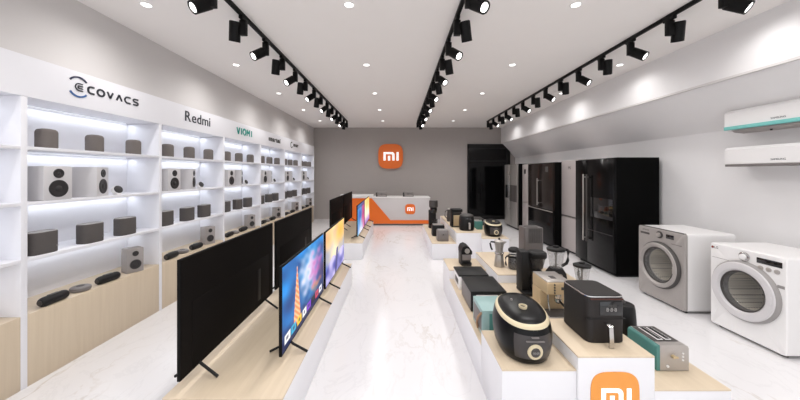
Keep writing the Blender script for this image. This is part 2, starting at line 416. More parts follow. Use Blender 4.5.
def p_oblong():
    t = thing('oblong_speaker', '', 'speaker')
    m = MB(); m.sup([(0.0, 0.056, 0.091), (0.004, 0.060, 0.095), (0.165, 0.060, 0.096), (0.172, 0.058, 0.094)], n=3.2, seg=40); m.build('fabric_body', 'fabric_dark', t)
    m = MB(); m.sup([(0.172, 0.058, 0.094), (0.177, 0.056, 0.092), (0.177, 0.048, 0.080), (0.173, 0.046, 0.078)], n=3.2, seg=40); m.build('top_rim', 'speaker_top', t)
    m = MB(); m.cyl((0.0585, 0.065, 0.05), 0.006, 0.002, (1, 0, 0), 12); m.build('badge', 'speaker_top', t)
    return t
def p_pill():
    t = thing('pill_speaker', '', 'speaker')
    m = MB()
    m.lathe([(0.006, -0.105), (0.024, -0.102), (0.034, -0.09), (0.038, -0.07), (0.038, 0.07), (0.034, 0.09), (0.024, 0.102), (0.006, 0.105)], (0, 0, 0.038), (0, 1, 0), 24)
    m.build('fabric_body', 'black', t)
    for s in (-1, 1):
        m = MB(); m.lathe([(0.020, 0), (0.020, 0.003), (0.012, 0.004)], (0, s*0.1025, 0.038), (0, s, 0), 20); m.build('end_cap', 'dark_grey', t)
    m = MB(); m.box(-0.015, 0.015, -0.04, 0.04, 0.074, 0.0785, 0.002); m.build('control_strip', 'dark_grey', t)
    return t
def p_puck():
    t = thing('puck_speaker', '', 'speaker')
    m = MB(); m.lathe([(0.058, 0), (0.069, 0.008), (0.072, 0.022), (0.069, 0.036), (0.058, 0.043), (0.03, 0.045)], seg=32); m.build('fabric_body', 'grey_plastic', t)
    m = MB(); m.lathe([(0.028, 0.0445), (0.028, 0.047), (0.02, 0.0475)], seg=24); m.build('control_top', 'dark_grey', t)
    return t
W3 = ['leftmost of three', 'middle of three', 'rightmost of three']
specs = []
pr = p_round(); plarge = p_studio(0.21, 0.27, 0.275, 'spk_white', 'cone'); plens = p_lens(); pobl = p_oblong(); ppill = p_pill(); ppuck = p_puck(); psmall = p_studio(0.15, 0.13, 0.255, 'stone', 'cone', True)
used = set()
def place(p, loc, rz, label, group):
    if p not in used:
        used.add(p); p.location = loc; p.rotation_euler = (0, 0, rz); p['label'] = label; p['group'] = group
    else: dup(p, loc, label, group, rz)
R = math.radians
for k in range(1, 7):
    y0 = Y1+PITCH*(k-1); bn = bayname[k]
    for i, dy in enumerate((0.19, 0.575, 0.99)):
        place(pr, (-2.85, y0+dy, 1.80), 0, 'round brown-grey fabric speaker, %s on the top shelf %s' % (W3[i], bn), 'round fabric speakers on the top shelves')
    place(plarge, (-2.915, y0+0.215, 1.38), 0, 'white two-cone speaker facing out, left of the pair %s' % bn, 'white two-cone speakers on the second shelves')
    place(plarge, (-2.945, y0+0.575, 1.38), R(22), 'white two-cone speaker turned sideways, right of the pair %s' % bn, 'white two-cone speakers on the second shelves')
    place(plens, (-2.83, y0+0.79, 1.38), R(-12), 'tiny white speaker with black oval face %s' % bn, 'tiny white tilted speakers')
    for i, dy in enumerate((0.150, 0.535, 0.89)):
        place(pobl, (-2.85, y0+dy, 0.96), 0, 'dark oblong fabric speaker, %s on the third shelf %s' % (W3[i], bn), 'dark oblong speakers on the third shelves')
    place(ppill, (-2.815, y0+0.21, 0.54), R(4), 'black pill-shaped speaker, left of two on the oak base %s' % bn, 'black pill-shaped speakers')
    place(ppuck, (-2.86, y0+0.46, 0.54), 0, 'flat grey puck speaker between two black pills %s' % bn, 'flat grey puck speakers')
    place(ppill, (-2.825, y0+0.68, 0.54), R(-4), 'black pill-shaped speaker, right of two on the oak base %s' % bn, 'black pill-shaped speakers')
    place(psmall, (-2.86, y0+0.99, 0.54), R(-28), 'small stone-grey two-cone speaker on the oak base %s' % bn, 'small stone-grey speakers')

# ------------------------------------------------------------------ header signs
XS = XC+0.001
def yb(x): return 831/(398-x)
def arc(cx, cy, r, a0, a1, n=14): return [(cx+r*math.cos(R(a0+(a1-a0)*i/n)), cy+r*math.sin(R(a0+(a1-a0)*i/n))) for i in range(n+1)]
def stroke(name, paths, w, m, parent, yc, zc, s=1.0, sx=1.0):
    """strokes in (u,v) laid on the header: u runs +Y, v runs +Z"""
    q = MB()
    for p in paths:
        pts = [Vector((0, yc+u*s*sx, zc+v*s)) for u, v in p]
        L = []; Rr = []
        for i, a in enumerate(pts):
            d = (pts[min(i+1, len(pts)-1)]-pts[max(i-1, 0)]).normalized(); nn = Vector((0, -d.z, d.y))*w/2
            L.append(a+nn); Rr.append(a-nn)
        rs = [[l, r, r+Vector((0.004, 0, 0)), l+Vector((0.004, 0, 0))] for l, r in zip(L, Rr)]
        q.rings(rs)
    o = q.build(name, m, parent, 30); return o
t = thing('wall_sign', 'dark spaced capital letters with two blue arcs on the shelf header', 'sign', (XS, 0, 0), 0, 'signs on the shelf header')
z = 2.345; Hh = 0.029; w = 0.0155
Cp = [arc(0, 0, 1, 50, 310)]
stroke('letter', [[(0.9, 1), (0.2, 1)]+arc(0.1, 0, 1, 95, 265)[0:]+[(0.2, -1), (0.9, -1)], [(-0.25, 0.33), (0.9, 0.33)], [(-0.25, -0.33), (0.9, -0.33)], [(-0.25, 0.33), (-0.25, -0.33)]], 0.009, 'ink', t, yb(79.0), z, 0.031, 1.1)
stroke('upper_arc', [arc(0, 0, 0.084, 40, 145, 20)], 0.014, 'ink_navy', t, yb(78.5), z)
stroke('lower_arc', [arc(0, 0, 0.084, 215, 320, 20)], 0.014, 'ink_blue', t, yb(78.5), z)
flatC = [(1, 1), (0.2, 1)]+arc(0, 0, 1, 100, 260)+[(0.2, -1), (1, -1)]
stroke('letter', [flatC], w, 'ink', t, yb(91), z, Hh, 0.95)
stroke('letter', [arc(0, 0, 1, 0, 360, 28)], w, 'ink', t, yb(100.7), z, Hh, 1.12)
stroke('letter', [[(-1, 1), (0, -1)], [(0, -1), (1, 1)]], w, 'ink', t, yb(110), z, Hh, 0.95)
stroke('letter', [[(-1, -1), (0, 1)], [(0, 1), (1, -1)]], w, 'ink', t, yb(119), z, Hh, 0.95)
stroke('letter', [flatC], w, 'ink', t, yb(127.5), z, Hh, 1.1)
stroke('letter', [[(1, 1), (-0.5, 1), (-0.9, 0.75), (-0.9, 0.3), (-0.5, 0.05), (0.5, -0.05), (0.9, -0.3), (0.9, -0.75), (0.5, -1), (-1, -1)]], w, 'ink', t, yb(135.5), z, Hh, 1.05)

t = thing('wall_sign', 'tall black capitalised lettering on the shelf header', 'sign', (XS, 0, 0), 0, 'signs on the shelf header')
def word_cap(txt, capz, capheight, m, t, ya, yz, bold=0):
    ms = []
    for c in txt:
        cu = bpy.data.curves.new('t', 'FONT'); cu.body = c; cu.size = capheight/0.70; cu.extrude = 0.002; cu.offset = bold
        ob = bpy.data.objects.new('t', cu); COL.objects.link(ob); bpy.context.view_layer.update()
        me = bpy.data.meshes.new_from_object(ob.evaluated_get(bpy.context.evaluated_depsgraph_get())); bpy.data.objects.remove(ob)
        xs = [v.co.x for v in me.vertices]; ms.append((me, min(xs), max(xs)))
    gap = capheight*0.16
    tot = sum(b-a for _, a, b in ms)+gap*(len(ms)-1); k = (yz-ya)/tot; y = ya
    for me, a, b in ms:
        for v in me.vertices: v.co = Vector((v.co.z+0.002, y+(v.co.x-a)*k, capz+v.co.y))
        me.materials.clear(); me.materials.append(M[m])
        o = bpy.data.objects.new('letter', me); COL.objects.link(o); o.parent = t
        y += (b-a+gap)*k
word_cap('Redmi', 2.283, 0.132, 'ink', t, yb(185), yb(210), 0.001)

t = thing('wall_sign', 'teal capital lettering on the shelf header', 'sign', (XS, 0, 0), 0, 'signs on the shelf header')
zt, hh = 2.335, 0.055; ya, yz = yb(236.8), yb(252.6); u = (yz-ya)/5
stroke('letter', [[(-1, 1), (0, -1)], [(0, -1), (1, 1)]], 0.031, 'ink_teal', t, ya+u*0.42, zt, hh, 0.8)
stroke('letter', [[(0, 1), (0, -1)]], 0.031, 'ink_teal', t, ya+u*1.35, zt, hh)
stroke('letter', [arc(0, 0, 1, -100, 235, 22)], 0.031, 'ink_teal', t, ya+u*2.25, zt, hh*0.9)
stroke('letter', [[(-1, -1), (-1, 1)], [(-1, 1), (0, -0.2)], [(0, -0.2), (1, 1)], [(1, 1), (1, -1)]], 0.028, 'ink_teal', t, ya+u*3.5, zt, hh, 0.85)
stroke('letter', [[(0, 1), (0, -1)]], 0.031, 'ink_teal', t, ya+u*4.6, zt, hh)

t = thing('wall_sign', 'small bold dark lettering on the shelf header', 'sign', (XS, 0, 0), 0, 'signs on the shelf header')
word_cap('smartmi', 2.30, 0.10, 'ink_grey', t, yb(268.6), yb(280.2), 0.006)
t = thing('wall_sign', 'smallest grey sign with an open ring on the shelf header', 'sign', (XS, 0, 0), 0, 'signs on the shelf header')
stroke('ring_mark', [arc(0, 0, 0.07, 60, 330, 20)], 0.022, 'ink', t, yb(291.6), 2.33)
word_cap('mur', 2.31, 0.09, 'ink_grey', t, yb(293.3), yb(298.2), 0.007)

# ------------------------------------------------------------------ logo plates
def rrect(w, h, n=3.5, seg=48):
    o = []
    for i in range(seg):
        a = 2*PI*i/seg; c, s = math.cos(a), math.sin(a)
        o.append((w/2*math.copysign(abs(c)**(2/n), c), h/2*math.copysign(abs(s)**(2/n), s)))
    return o
def logo(label, cx, y, cz, S, th, m_plate, m_letter='logo_white'):
    """square plate facing -Y with the two letters"""
    t = thing('logo_sign', label, 'sign', (cx, y, cz), 0)
    q = MB(); q.prism(rrect(S, S), (0, 0, 0), (1, 0, 0), (0, 0, 1), th); q.build('plate', m_plate, t)
    X = lambda a: (a-0.5)*S
    Z = lambda b: (0.5-b)*S
    top, bot = 0.33, 0.672
    rc = 0.11
    outer = [(0.213, bot), (0.213, top), (0.66-rc, top)]+[(0.66-rc+rc*math.sin(R(a)), top+rc-rc*math.cos(R(a))) for a in range(15, 91, 15)]+[(0.66, bot), (0.57, bot)]
    ri = 0.045
    inner = [(0.57, top+0.085+ri)]+[(0.57-ri+ri*math.cos(R(a)), top+0.085+ri-ri*math.sin(R(a))) for a in range(30, 91, 30)]+[(0.303, top+0.085), (0.303, bot)]
    q = MB(); q.prism([(X(a), Z(b)) for a, b in outer+inner], (0, -th, 0), (1, 0, 0), (0, 0, 1), 0.01 if S > .5 else 0.003)
    q.prism([(X(a), Z(b)) for a, b in ((0.39, bot), (0.39, top+0.15), (0.483, top+0.15), (0.483, bot))], (0, -th, 0), (1, 0, 0), (0, 0, 1), 0.01 if S > .5 else 0.003)
    q.build('letter_m', m_letter, t)
    q = MB(); q.prism([(X(a), Z(b)) for a, b in ((0.735, bot), (0.735, top), (0.826, top), (0.826, bot))], (0, -th, 0), (1, 0, 0), (0, 0, 1), 0.01 if S > .5 else 0.003)
    q.build('letter_i', m_letter, t)
    return t
logo('large orange rounded-square logo with white letters on the grey wall', -0.255, YB, 2.175, 0.85, 0.08, 'orange')

# ------------------------------------------------------------------ reception counter
CY = 9.14
t = thing('reception_counter', 'white reception counter with slanted orange front panel', 'counter', (0, CY, 0))
cx0, cx1 = -1.75, 0.975
m = MB(); m.box(cx0, cx1, 0.0, 0.62, 0.055, 0.835, 0.004); m.build('body', 'counter', t)
m = MB(); m.box(cx0+0.02, cx1-0.05, 0.03, 0.6, 0, 0.055); m.build('kick_plate', 'kick', t)
m = MB(); m.box(cx0-0.01, cx1+0.01, -0.015, 0.64, 0.835, 0.862, 0.008); m.build('worktop', 'white', t)
m = MB(); m.box(cx0-0.01, -0.76, -0.02, 0.26, 0.862, 0.94, 0.006); m.build('raised_ledge', 'white', t)
m = MB()
m.prism([(cx0, 0.06), (cx1, 0.06), (cx1, 0.165), (-0.23, 0.165), (-0.80, 0.83), (cx0, 0.83)], (0, -0.001, 0), (1, 0, 0), (0, 0, 1), 0.012)
m.build('orange_panel', 'orange', t)
logo('small orange logo plate with white letters on the reception counter', 0.37, CY-0.001, 0.50, 0.31, 0.01, 'orange')
def register(x, label, z, accent):
    t = thing('checkout_terminal', label, 'checkout terminal', (x, CY+0.3, z), 0, 'checkout terminals on the counter')
    m = MB(); m.box(-0.17, 0.17, -0.1, 0.12, 0, 0.07, 0.01); m.build('base', 'grey_plastic', t)
    m = MB(); m.bar((0, 0.03, 0.06), (0, 0.05, 0.13), 0.06, 0.02, (0, 1, 0)); m.build('stand', 'dark_grey', t)
    m = MB(); m.box(-0.15, 0.17, 0.03, 0.05, 0.08, 0.17, 0.006); s = m.build('screen_housing', 'stone', t)
    m = MB(); m.box(-0.17, -0.125, -0.11, -0.04, 0.0, 0.13, 0.008); m.build('card_reader', 'dark_grey', t)
    m = MB(); m.box(-0.1, 0.14, -0.104, -0.1, 0.02, 0.05); m.build('front_strip', accent, t)
register(0.32, 'small grey checkout terminal on the right half of the counter', 0.862, 'stone')
register(-0.52, 'small grey checkout terminal beside the raised ledge of the counter', 0.862, 'stone')

# ------------------------------------------------------------------ television platforms
PT = 0.31
for (y0, y1, lab) in ((1.715, 4.28, 'long low oak-topped platform under the four nearest televisions'), (5.55, 8.05, 'long low oak-topped platform under the four far televisions')):
    t = thing('display_platform', lab, 'display platform', (-1.005, y0, 0), 0, 'television platforms')
    m = MB(); m.box(-0.345, 0.345, 0, y1-y0, 0, PT-0.012, 0.002); m.build('body', 'plinth', t)
    m = MB(); m.box(-0.345, 0.345, 0, y1-y0, PT-0.012, PT, 0.001); m.build('wood_top', 'oak', t)

def screen_mat(name, fn, w, h, nu=150, nv=84):
    return None
def lerp(a, b, t): return tuple(x+(y-x)*t for x, y in zip(a, b))
def nse(u, v, s):
    return (math.sin(u*s*1.7+v*s*2.3+1.3)*math.cos(v*s*1.9-u*s*1.1+0.7)+math.sin(u*s*3.1-v*s*2.7+2.1)*0.5+math.sin(u*s*5.3+v*s*4.9)*0.25)/1.75
def clamp(x, a=0, b=1): return max(a, min(b, x))
def pic_night(u, v):
    n = nse(u, v, 4); n2 = nse(u+0.3, v, 9)
    c = lerp((4, 36, 96), (10, 140, 220), clamp(0.45+0.5*n+0.5*(v-0.4)))
    d = math.hypot((u-0.58)*1.2, v-0.62); c = lerp(c, (214, 216, 240), clamp(1.35-d*3.2+n2*0.4))
    d = math.hypot((u-0.80)*1.1, (v-0.55)*0.9); c = lerp(c, (190, 90, 170), clamp(0.95-d*3.0+n2*0.4))
    d = math.hypot((u-0.95)*1.5, (v-0.42)); c = lerp(c, (30, 24, 80), clamp(0.9-d*3.2))
    d = math.hypot((u-0.75), (v-0.28)*2.2); c = lerp(c, (230, 130, 80), clamp(0.9-d*4.5+n2*0.4))
    if v < 0.26: c = lerp(c, (16, 34, 80), clamp((0.26-v)*6))
    tw = 0.075*(1-(v-0.12)/0.78) if 0.12 < v < 0.9 else 0
    du = abs(u-0.27)
    if du < tw: c = lerp((236, 120, 60), (250, 208, 160), clamp(0.5+0.5*math.sin(v*90+u*120)))
    elif tw and du < tw*2.0: c = lerp(c, (40, 110, 180), 0.35)
    if 0.06 < v < 0.17:
        k = (u-0.03)/0.115; f = k-math.floor(k)
        if 0.08 < f < 0.9 and 0 <= k < 8:
            c = [(245, 245, 245), (40, 170, 210), (250, 200, 40), (240, 240, 240), (130, 60, 200), (20, 20, 30), (210, 60, 90), (240, 240, 245)][int(k)]
            if 0.3 < f < 0.65 and 0.09 < v < 0.14: c = lerp(c, (60, 60, 80), 0.7)
    return c
def pic_sunset(u, v):
    n = nse(u+2, v, 4)
    c = lerp((60, 90, 190), (255, 226, 160), clamp(0.1+0.9*v+0.3*n))
    d = math.hypot(u-0.45, v-0.5); c = lerp(c, (255, 236, 190), clamp(1.0-d*2.4))
    d = math.hypot((u-0.75), (v-0.8)*1.2); c = lerp(c, (250, 180, 70), clamp(1.1-d*2.5))
    d = math.hypot((u-0.1), (v-0.85)*1.3); c = lerp(c, (240, 170, 110), clamp(0.9-d*2.5))
    if v < 0.35+0.08*n: c = lerp((70, 70, 160), (200, 190, 230), clamp(0.5+n))
    if abs(u-0.55-0.2*(v-0.4)) < 0.05 and v < 0.5: c = (50, 50, 120)
    return c
def pic_abstract(u, v):
    n = nse(u, v+1, 3)
    c = lerp((30, 90, 180), (60, 190, 220), clamp(0.4+0.8*n))
    c = lerp(c, (190, 60, 120), clamp((u-0.45)*3+n*0.6))
    c = lerp(c, (225, 225, 240), clamp((0.55-v)*2.4*clamp(1-abs(u-0.45)*1.6)))
    if v > 0.88: c = lerp(c, (20, 60, 120), 0.6)
    return c
def pic_warm(u, v):
    n = nse(u+1, v+1, 3)
    c = lerp((250, 240, 220), (250, 190, 80), clamp(0.1+0.7*v*u+0.3*n+(v-0.5)))
    c = lerp(c, (150, 110, 190), clamp((0.35-v)*3))
    return c
smat = bpy.data.materials.new('lit_screen'); smat.use_nodes = True
nt = smat.node_tree; bs = nt.nodes['Principled BSDF']; at = nt.nodes.new('ShaderNodeAttribute'); at.attribute_name = 'picture'
bs.inputs['Base Color'].default_value = (0.01, 0.01, 0.012, 1); bs.inputs['Roughness'].default_value = 0.35; bs.inputs['Specular IOR Level'].default_value = 0.08; bs.inputs['Emission Strength'].default_value = 1.15
nt.links.new(at.outputs['Color'], bs.inputs['Emission Color'])
M['screen'] = smat

def tv(label, x, y0, w, z0, h, face, pic, group):
    """TV whose panel lies in the YZ plane; face=+1 screen looks to +X"""
    t = thing('television', label, 'television', (x, y0+w/2, PT), 0, group)
    a, b = z0-PT, z0-PT+h; f = face
    m = MB(); m.box(-0.010, 0.010, -w/2, w/2, a, b, 0.003); m.build('bezel', 'bezel', t)
    hx = -f*0.010
    m = MB(); m.box(min(hx, hx-f*0.004), max(hx, hx-f*0.004), -w/2+0.10, w/2-0.10, a+0.015, a+h*0.60, 0.001); rc = m.build('rear_housing', 'tvback', t)
    m = MB(); m.box(min(hx, hx-f*0.002), max(hx, hx-f*0.002), -w/2+0.006, w/2-0.006, a+0.006, b-0.006); m.build('back_cover', 'tvback', t)
    m = MB(); m.box(min(hx-f*0.004, hx-f*0.0055), max(hx-f*0.004, hx-f*0.0055), w/2-0.34, w/2-0.28, a+0.06, a+0.34, 0.001); m.build('connector_panel', 'black', rc)
    # screen as a fine grid carrying its picture
    me = bpy.data.meshes.new('screen'); nu, nv = 120, 68; vs = []; fs = []
    for j in range(nv+1):
        for i in range(nu+1):
            vs.append((f*0.0106, -f*(-w/2+0.008+(w-0.016)*i/nu) if f < 0 else (-w/2+0.008+(w-0.016)*i/nu), a+0.012+(h-0.022)*j/nv))
    for j in range(nv):
        for i in range(nu):
            k = j*(nu+1)+i; fs.append((k, k+1, k+nu+2, k+nu+1))
    me.from_pydata(vs, [], fs); me.materials.append(M['screen'] if pic else M['black_gloss'])
    if pic:
        ca = me.color_attributes.new('picture', 'FLOAT_COLOR', 'POINT')
        for j in range(nv+1):
            for i in range(nu+1):
                r, g, bb = pic(i/nu, j/nv); ca.data[j*(nu+1)+i].color = rgb(r, g, bb)
    so = bpy.data.objects.new('screen', me); COL.objects.link(so); so.parent = t
    for yy in (-w/2+0.17, w/2-0.17):
        m = MB()
        for s in (-1, 1):
            m.tube([(s*0.006, yy, a+0.014), (s*0.03, yy, a-0.006), (s*0.135, yy-0.015, 0.009)], 0.009, 8)
        m.build('foot', 'black', t)
    return t
G = 'televisions facing the shelves, backs to the aisle'
tv('large television seen from behind, nearest on the left platform side', -1.27, 1.735, 1.285, 0.39, 0.707, -1, None, G)
tv('large television seen from behind, second from camera, left side', -1.27, 3.10, 1.285, 0.39, 0.707, -1, None, G)
tv('large television seen from behind, nearer of two on the far platform', -1.27, 5.60, 1.30, 0.39, 0.707, -1, None, G)
tv('large television seen from behind, farthest on the far platform', -1.27, 7.0, 1.25, 0.39, 0.707, -1, None, G)
G = 'lit televisions facing the aisle'
tv('lit television showing an orange spire against a blue-pink night sky', -0.785, 2.0, 1.12, 0.37, 0.605, 1, pic_night, G)
tv('lit television showing a yellow and violet sunset', -0.775, 3.17, 1.08, 0.37, 0.605, 1, pic_sunset, G)
tv('lit television showing a blue and magenta picture, far platform', -0.785, 5.75, 1.15, 0.37, 0.605, 1, pic_abstract, G)
tv('lit television showing a pale yellow picture, farthest', -0.785, 6.98, 1.10, 0.37, 0.605, 1, pic_warm, G)

# ------------------------------------------------------------------ stepped display plinths
XA, XB_, XC_, XD = 0.63, 1.08, 1.54, 2.0
pl = [(XA, XB_, 1.815, 2.27, .41, 'white oak-topped plinth under the large black rice cooker'),
      (XA, XB_, 2.271, 3.68, .30, 'low white oak-topped plinth under the flat-topped black and white appliances'),
      (XA, XB_, 3.681, 4.18, .41, 'white oak-topped plinth under the slim capsule coffee machine'),
      (XB_+.001, XC_, 1.80, 2.27, .50, 'tallest front plinth with orange logo, under the charcoal air fryer'),
      (XB_+.001, XC_, 2.271, 3.25, .41, 'white oak-topped plinth under the espresso machine and drip coffee maker'),
      (XB_+.001, XC_, 3.251, 4.18, .50, 'white oak-topped plinth under the stovetop coffee pot'),
      (XC_+.001, XD, 1.80, 2.62, .30, 'low white oak-topped plinth under the teal toaster'),
      (XC_+.001, XD, 2.621, 3.75, .41, 'white oak-topped plinth under the two jug blenders'),
      (XC_+.001, XD, 3.751, 4.18, .30, 'white oak-topped plinth under the tall grey air purifier'),
      (XA, XB_, 5.54, 7.60, .30, 'far plinth under the tall black coffee grinder'),
      (XB_+.001, XC_, 5.54, 7.70, .50, 'far plinth under the round black air fryer'),
      (XC_+.001, XD+.02, 5.45, 7.60, .41, 'far plinth under the small black rice cooker')]
for x0, x1, y0, y1, z, lab in pl:
    t = thing('display_plinth', lab, 'plinth', ((x0+x1)/2, y0, 0), 0, 'stepped display plinths')
    w = (x1-x0)/2
    m = MB(); m.box(-w, w, 0, y1-y0, 0, z-0.01, 0.001); m.build('body', 'plinth', t)
    m = MB(); m.box(-w, w, 0, y1-y0, z-0.01, z, 0.001); m.build('wood_top', 'oak', t)
logo('brightly lit orange logo plate with white letters on the front plinth', 1.30, 1.799, 0.262, 0.292, 0.004, 'orange_lit')

# ------------------------------------------------------------------ rice cookers
def cooker(label, x, y, z, s, rz=0):
    t = thing('rice_cooker', label, 'rice cooker', (x, y, z), rz, 'black and gold rice cookers'); t.scale = (s*0.96, s, s)
    tl = lambda z: 0.16*clamp(z/0.24)**1.5
    prof = [(0.0, .132, .168), (0.008, .144, .180), (0.05, .163, .196), (0.11, .174, .204), (0.17, .177, .204), (0.215, .168, .194), (0.240, .160, .187)]
    m = MB(); m.sup(prof, n=2.25, seg=56, tilt=tl); m.build('body', 'cooker', t)
    m = MB(); m.sup([(0.240, .160, .187), (0.252, .155, .181), (0.262, .142, .168)], n=2.25, seg=56, tilt=tl); m.build('trim_ring', 'cream', t)
    m = MB(); m.sup([(0.262, .142, .168), (0.270, .132, .158), (0.277, .095, .12), (0.280, .05, .07)], n=2.25, seg=56, tilt=tl); m.build('lid', 'cooker', t)
    m = MB(); m.lathe([(0.025, 0.268), (0.027, 0.288), (0.021, 0.288), (0.019, 0.272)], (0.0, -0.03, 0), seg=28, cap0=False, cap1=False); m.build('lid_button_ring', 'cream', t)
    m = MB(); m.lathe([(0.007, 0.28), (0.007, 0.297)], (-0.045, 0.05, 0), seg=14); m.build('steam_vent', 'speaker_top', t)
    # curved front panel
    m = MB(); rs = []
    for zz in (0.045, 0.08, 0.12, 0.16, 0.205):
        # interpolate profile
        for a, b in zip(prof, prof[1:]):
            if a[0] <= zz <= b[0]:
                k = (zz-a[0])/(b[0]-a[0]); rx = a[1]+(b[1]-a[1])*k+0.002; ry = a[2]+(b[2]-a[2])*k+0.002
        row = []
        for i in range(17):
            th = R(-90-38+76*i/16); c, s_ = math.cos(th), math.sin(th)
            py = ry*math.copysign(abs(s_)**(2/2.25), s_); row.append((rx*math.copysign(abs(c)**(2/2.25), c), py, zz+tl(zz)*py))
        rs.append(row)
    m.rings(rs, False, False, closed=False); m.build('front_panel', 'cooker_panel', t)
    ax = (0, -1, 0.12)
    m = MB(); m.lathe([(0.046, -0.01), (0.046, 0.008), (0.041, 0.013), (0.029, 0.013), (0.028, 0.008)], (0, -0.198, 0.092), (0, -1, -0.08), 32, True, False); m.build('dial_ring', 'cream', t)
    m = MB(); m.lathe([(0.028, 0), (0.028, 0.014), (0.024, 0.018)], (0, -0.198, 0.092), (0, -1, -0.08), 28); m.build('dial', 'dark_grey', t)
    text_part('00:00', 0.018, 'speaker_top', t, (0, -0.217, 0.091), (1, 0, 0), (0, 0, 1), 'dial_digits', 0.001)
    m = MB(); m.box(-0.055, 0.055, -0.2105, -0.20, 0.150, 0.156, 0.001); m.build('panel_keys', 'grey_plastic', t)
    m = MB(); m.box(-0.022, 0.022, -0.2105, -0.20, 0.172, 0.178, 0.001); m.build('panel_mark', 'grey_plastic', t)
    return t
cooker('large black oval rice cooker with cream lid trim on the front plinth', 0.838, 2.045, .41, 1.05)
cooker('small black rice cooker with cream rim and gold dial, far plinth', 1.82, 5.75, .41, 0.98)

# ------------------------------------------------------------------ air fryer (front)
t = thing('air_fryer', 'large charcoal air fryer with silver handle and red-lit panel', 'air fryer', (1.346, 2.088, .50))
w, l = .127, .152
m = MB(); m.sup([(0.0, w*.95, l*.96), (0.008, w, l), (0.285, w, l), (0.296, w*.985, l*.985)], n=7, seg=64); m.build('body', 'fryer', t)
m = MB(); m.sup([(0.296, w*.985, l*.985), (0.302, w*.975, l*.978), (0.302, w*.93, l*.945), (0.299, w*.92, l*.935)], n=7, seg=64, cap0=False, cap1=False); m.build('chrome_trim', 'chrome', t)
m = MB(); m.sup([(0.296, w*.93, l*.94), (0.3015, w*.925, l*.935), (0.305, w*.90, l*.915)], n=7, seg=64); m.build('lid', 'fryer_top', t)
m = MB(); m.box(-0.045, w*.80, -l-0.003, -l+0.01, 0.180, 0.270, 0.002); m.build('display_panel', 'black_gloss', t)
m = MB(); m.box(-w*.8, w*.86, -l-0.002, -l+0.01, 0.280, 0.289, 0.001); m.build('copper_strip', 'copper', t)
text_part('88:88', 0.026, 'ink_grey', t, (0.035, -l-0.0032, 0.243), (1, 0, 0), (0, 0, 1), 'display_digits', 0.001)
text_part('8·8·8', 0.034, 'speaker_top', t, (0.03, -l-0.0032, 0.217), (1, 0, 0), (0, 0, 1), 'display_icons', 0.001)
m = MB(); m.box(-w*.98, w*.98, -l-0.0015, -l+0.012, 0.156, 0.160); m.build('basket_seam', 'black', t)
m = MB()
m.rings([[(-0.022, y, z), (0.004, y, z), (0.004, y-0.014, z-0.002), (-0.022, y-0.014, z-0.002)] for y, z in ((-l+0.0, 0.136), (-l-0.03, 0.140), (-l-0.042, 0.13), (-l-0.050, 0.012), (-l-0.046, 0.004))])
m.build('handle', 'chrome', t)

# ------------------------------------------------------------------ black kettle behind the air fryer
t = thing('electric_kettle', 'black rounded kettle half hidden between air fryer and toaster', 'kettle', (1.815, 2.42, .30)); t.scale = (1.0, 1.0, 1.04)
m = MB(); m.lathe([(0.082, 0), (0.088, 0.008), (0.088, 0.02)], seg=32); m.build('base', 'black', t)
m = MB(); m.lathe([(0.086, 0.02), (0.090, 0.06), (0.086, 0.14), (0.080, 0.215), (0.074, 0.238), (0.06, 0.244), (0.02, 0.246)], seg=36); m.build('body', 'black', t)
m = MB(); m.tube([(-0.05, -0.02, 0.235), (-0.10, -0.035, 0.25), (-0.135, -0.045, 0.22), (-0.14, -0.05, 0.14), (-0.10, -0.04, 0.07)], 0.012, 10); m.build('handle', 'black', t)
m = MB(); m.lathe([(0.018, 0.244), (0.014, 0.262), (0.008, 0.266)], seg=18); m.build('lid_knob', 'dark_grey', t)

# ------------------------------------------------------------------ teal toaster
t = thing('toaster', 'long two-slot toaster with teal side and steel end', 'toaster', (1.80, 2.09, .30))
hw, hl, ht = .105, .125, .170
sec = [(-hw, 0.006), (-hw, ht-0.02), (-hw+0.006, ht-0.008), (-hw+0.02, ht), (-hw+0.022, 0.006)]
m = MB(); m.rings([[(x, y, z) for x, z in sec] for y in (-hl, hl)]); m.build('side_panel', 'teal', t)
sec = [(-hw+0.022, 0.006), (-hw+0.022, ht), (hw-0.022, ht)]+[(hw-0.022+0.022*math.sin(R(a)), ht-0.022+0.022*math.cos(R(a))) for a in (30, 60, 90)]+[(hw, 0.006)]
m = MB(); m.rings([[(x, y, z) for x, z in sec] for y in (-hl, hl)]); m.build('body', 'steel', t)
m = MB(); m.box(-hw+0.024, hw-0.024, -hl*.62, hl*.93, ht, ht+0.003, 0.001); m.build('top_plate', 'dark_grey', t)
for sx in (-0.028, 0.028):
    m = MB(); m.box(sx-0.019, sx+0.019, -hl*.50, hl*.8, ht+0.003, ht+0.006, 0.001)
    fr = m.build('slot_frame', 'white', t)
    m = MB(); m.box(sx-0.013, sx+0.013, -hl*.46, hl*.76, ht+0.006, ht+0.0072); m.build('slot', 'black', fr)
m = MB(); m.cyl((0.0, -hl, 0.10), 0.012, 0.012, (0, -1, 0), 20); m.box(-0.012, 0.022, -hl-0.02, -hl-0.012, 0.094, 0.106, 0.002); m.build('lever_knob', 'gold', t)
for i in range(3):
    m = MB(); m.cyl((0.065, -hl, 0.075+i*0.022), 0.006, 0.004, (0, -1, 0), 12); m.build('button', 'white', t)
m = MB(); m.cyl((-0.035, -hl, 0.035), 0.008, 0.006, (0, -1, 0), 16); m.build('browning_dial', 'white', t)
m = MB(); m.box(-hw+0.01, hw-0.01, -hl+0.01, hl-0.01, 0, 0.007); m.build('base', 'black', t)

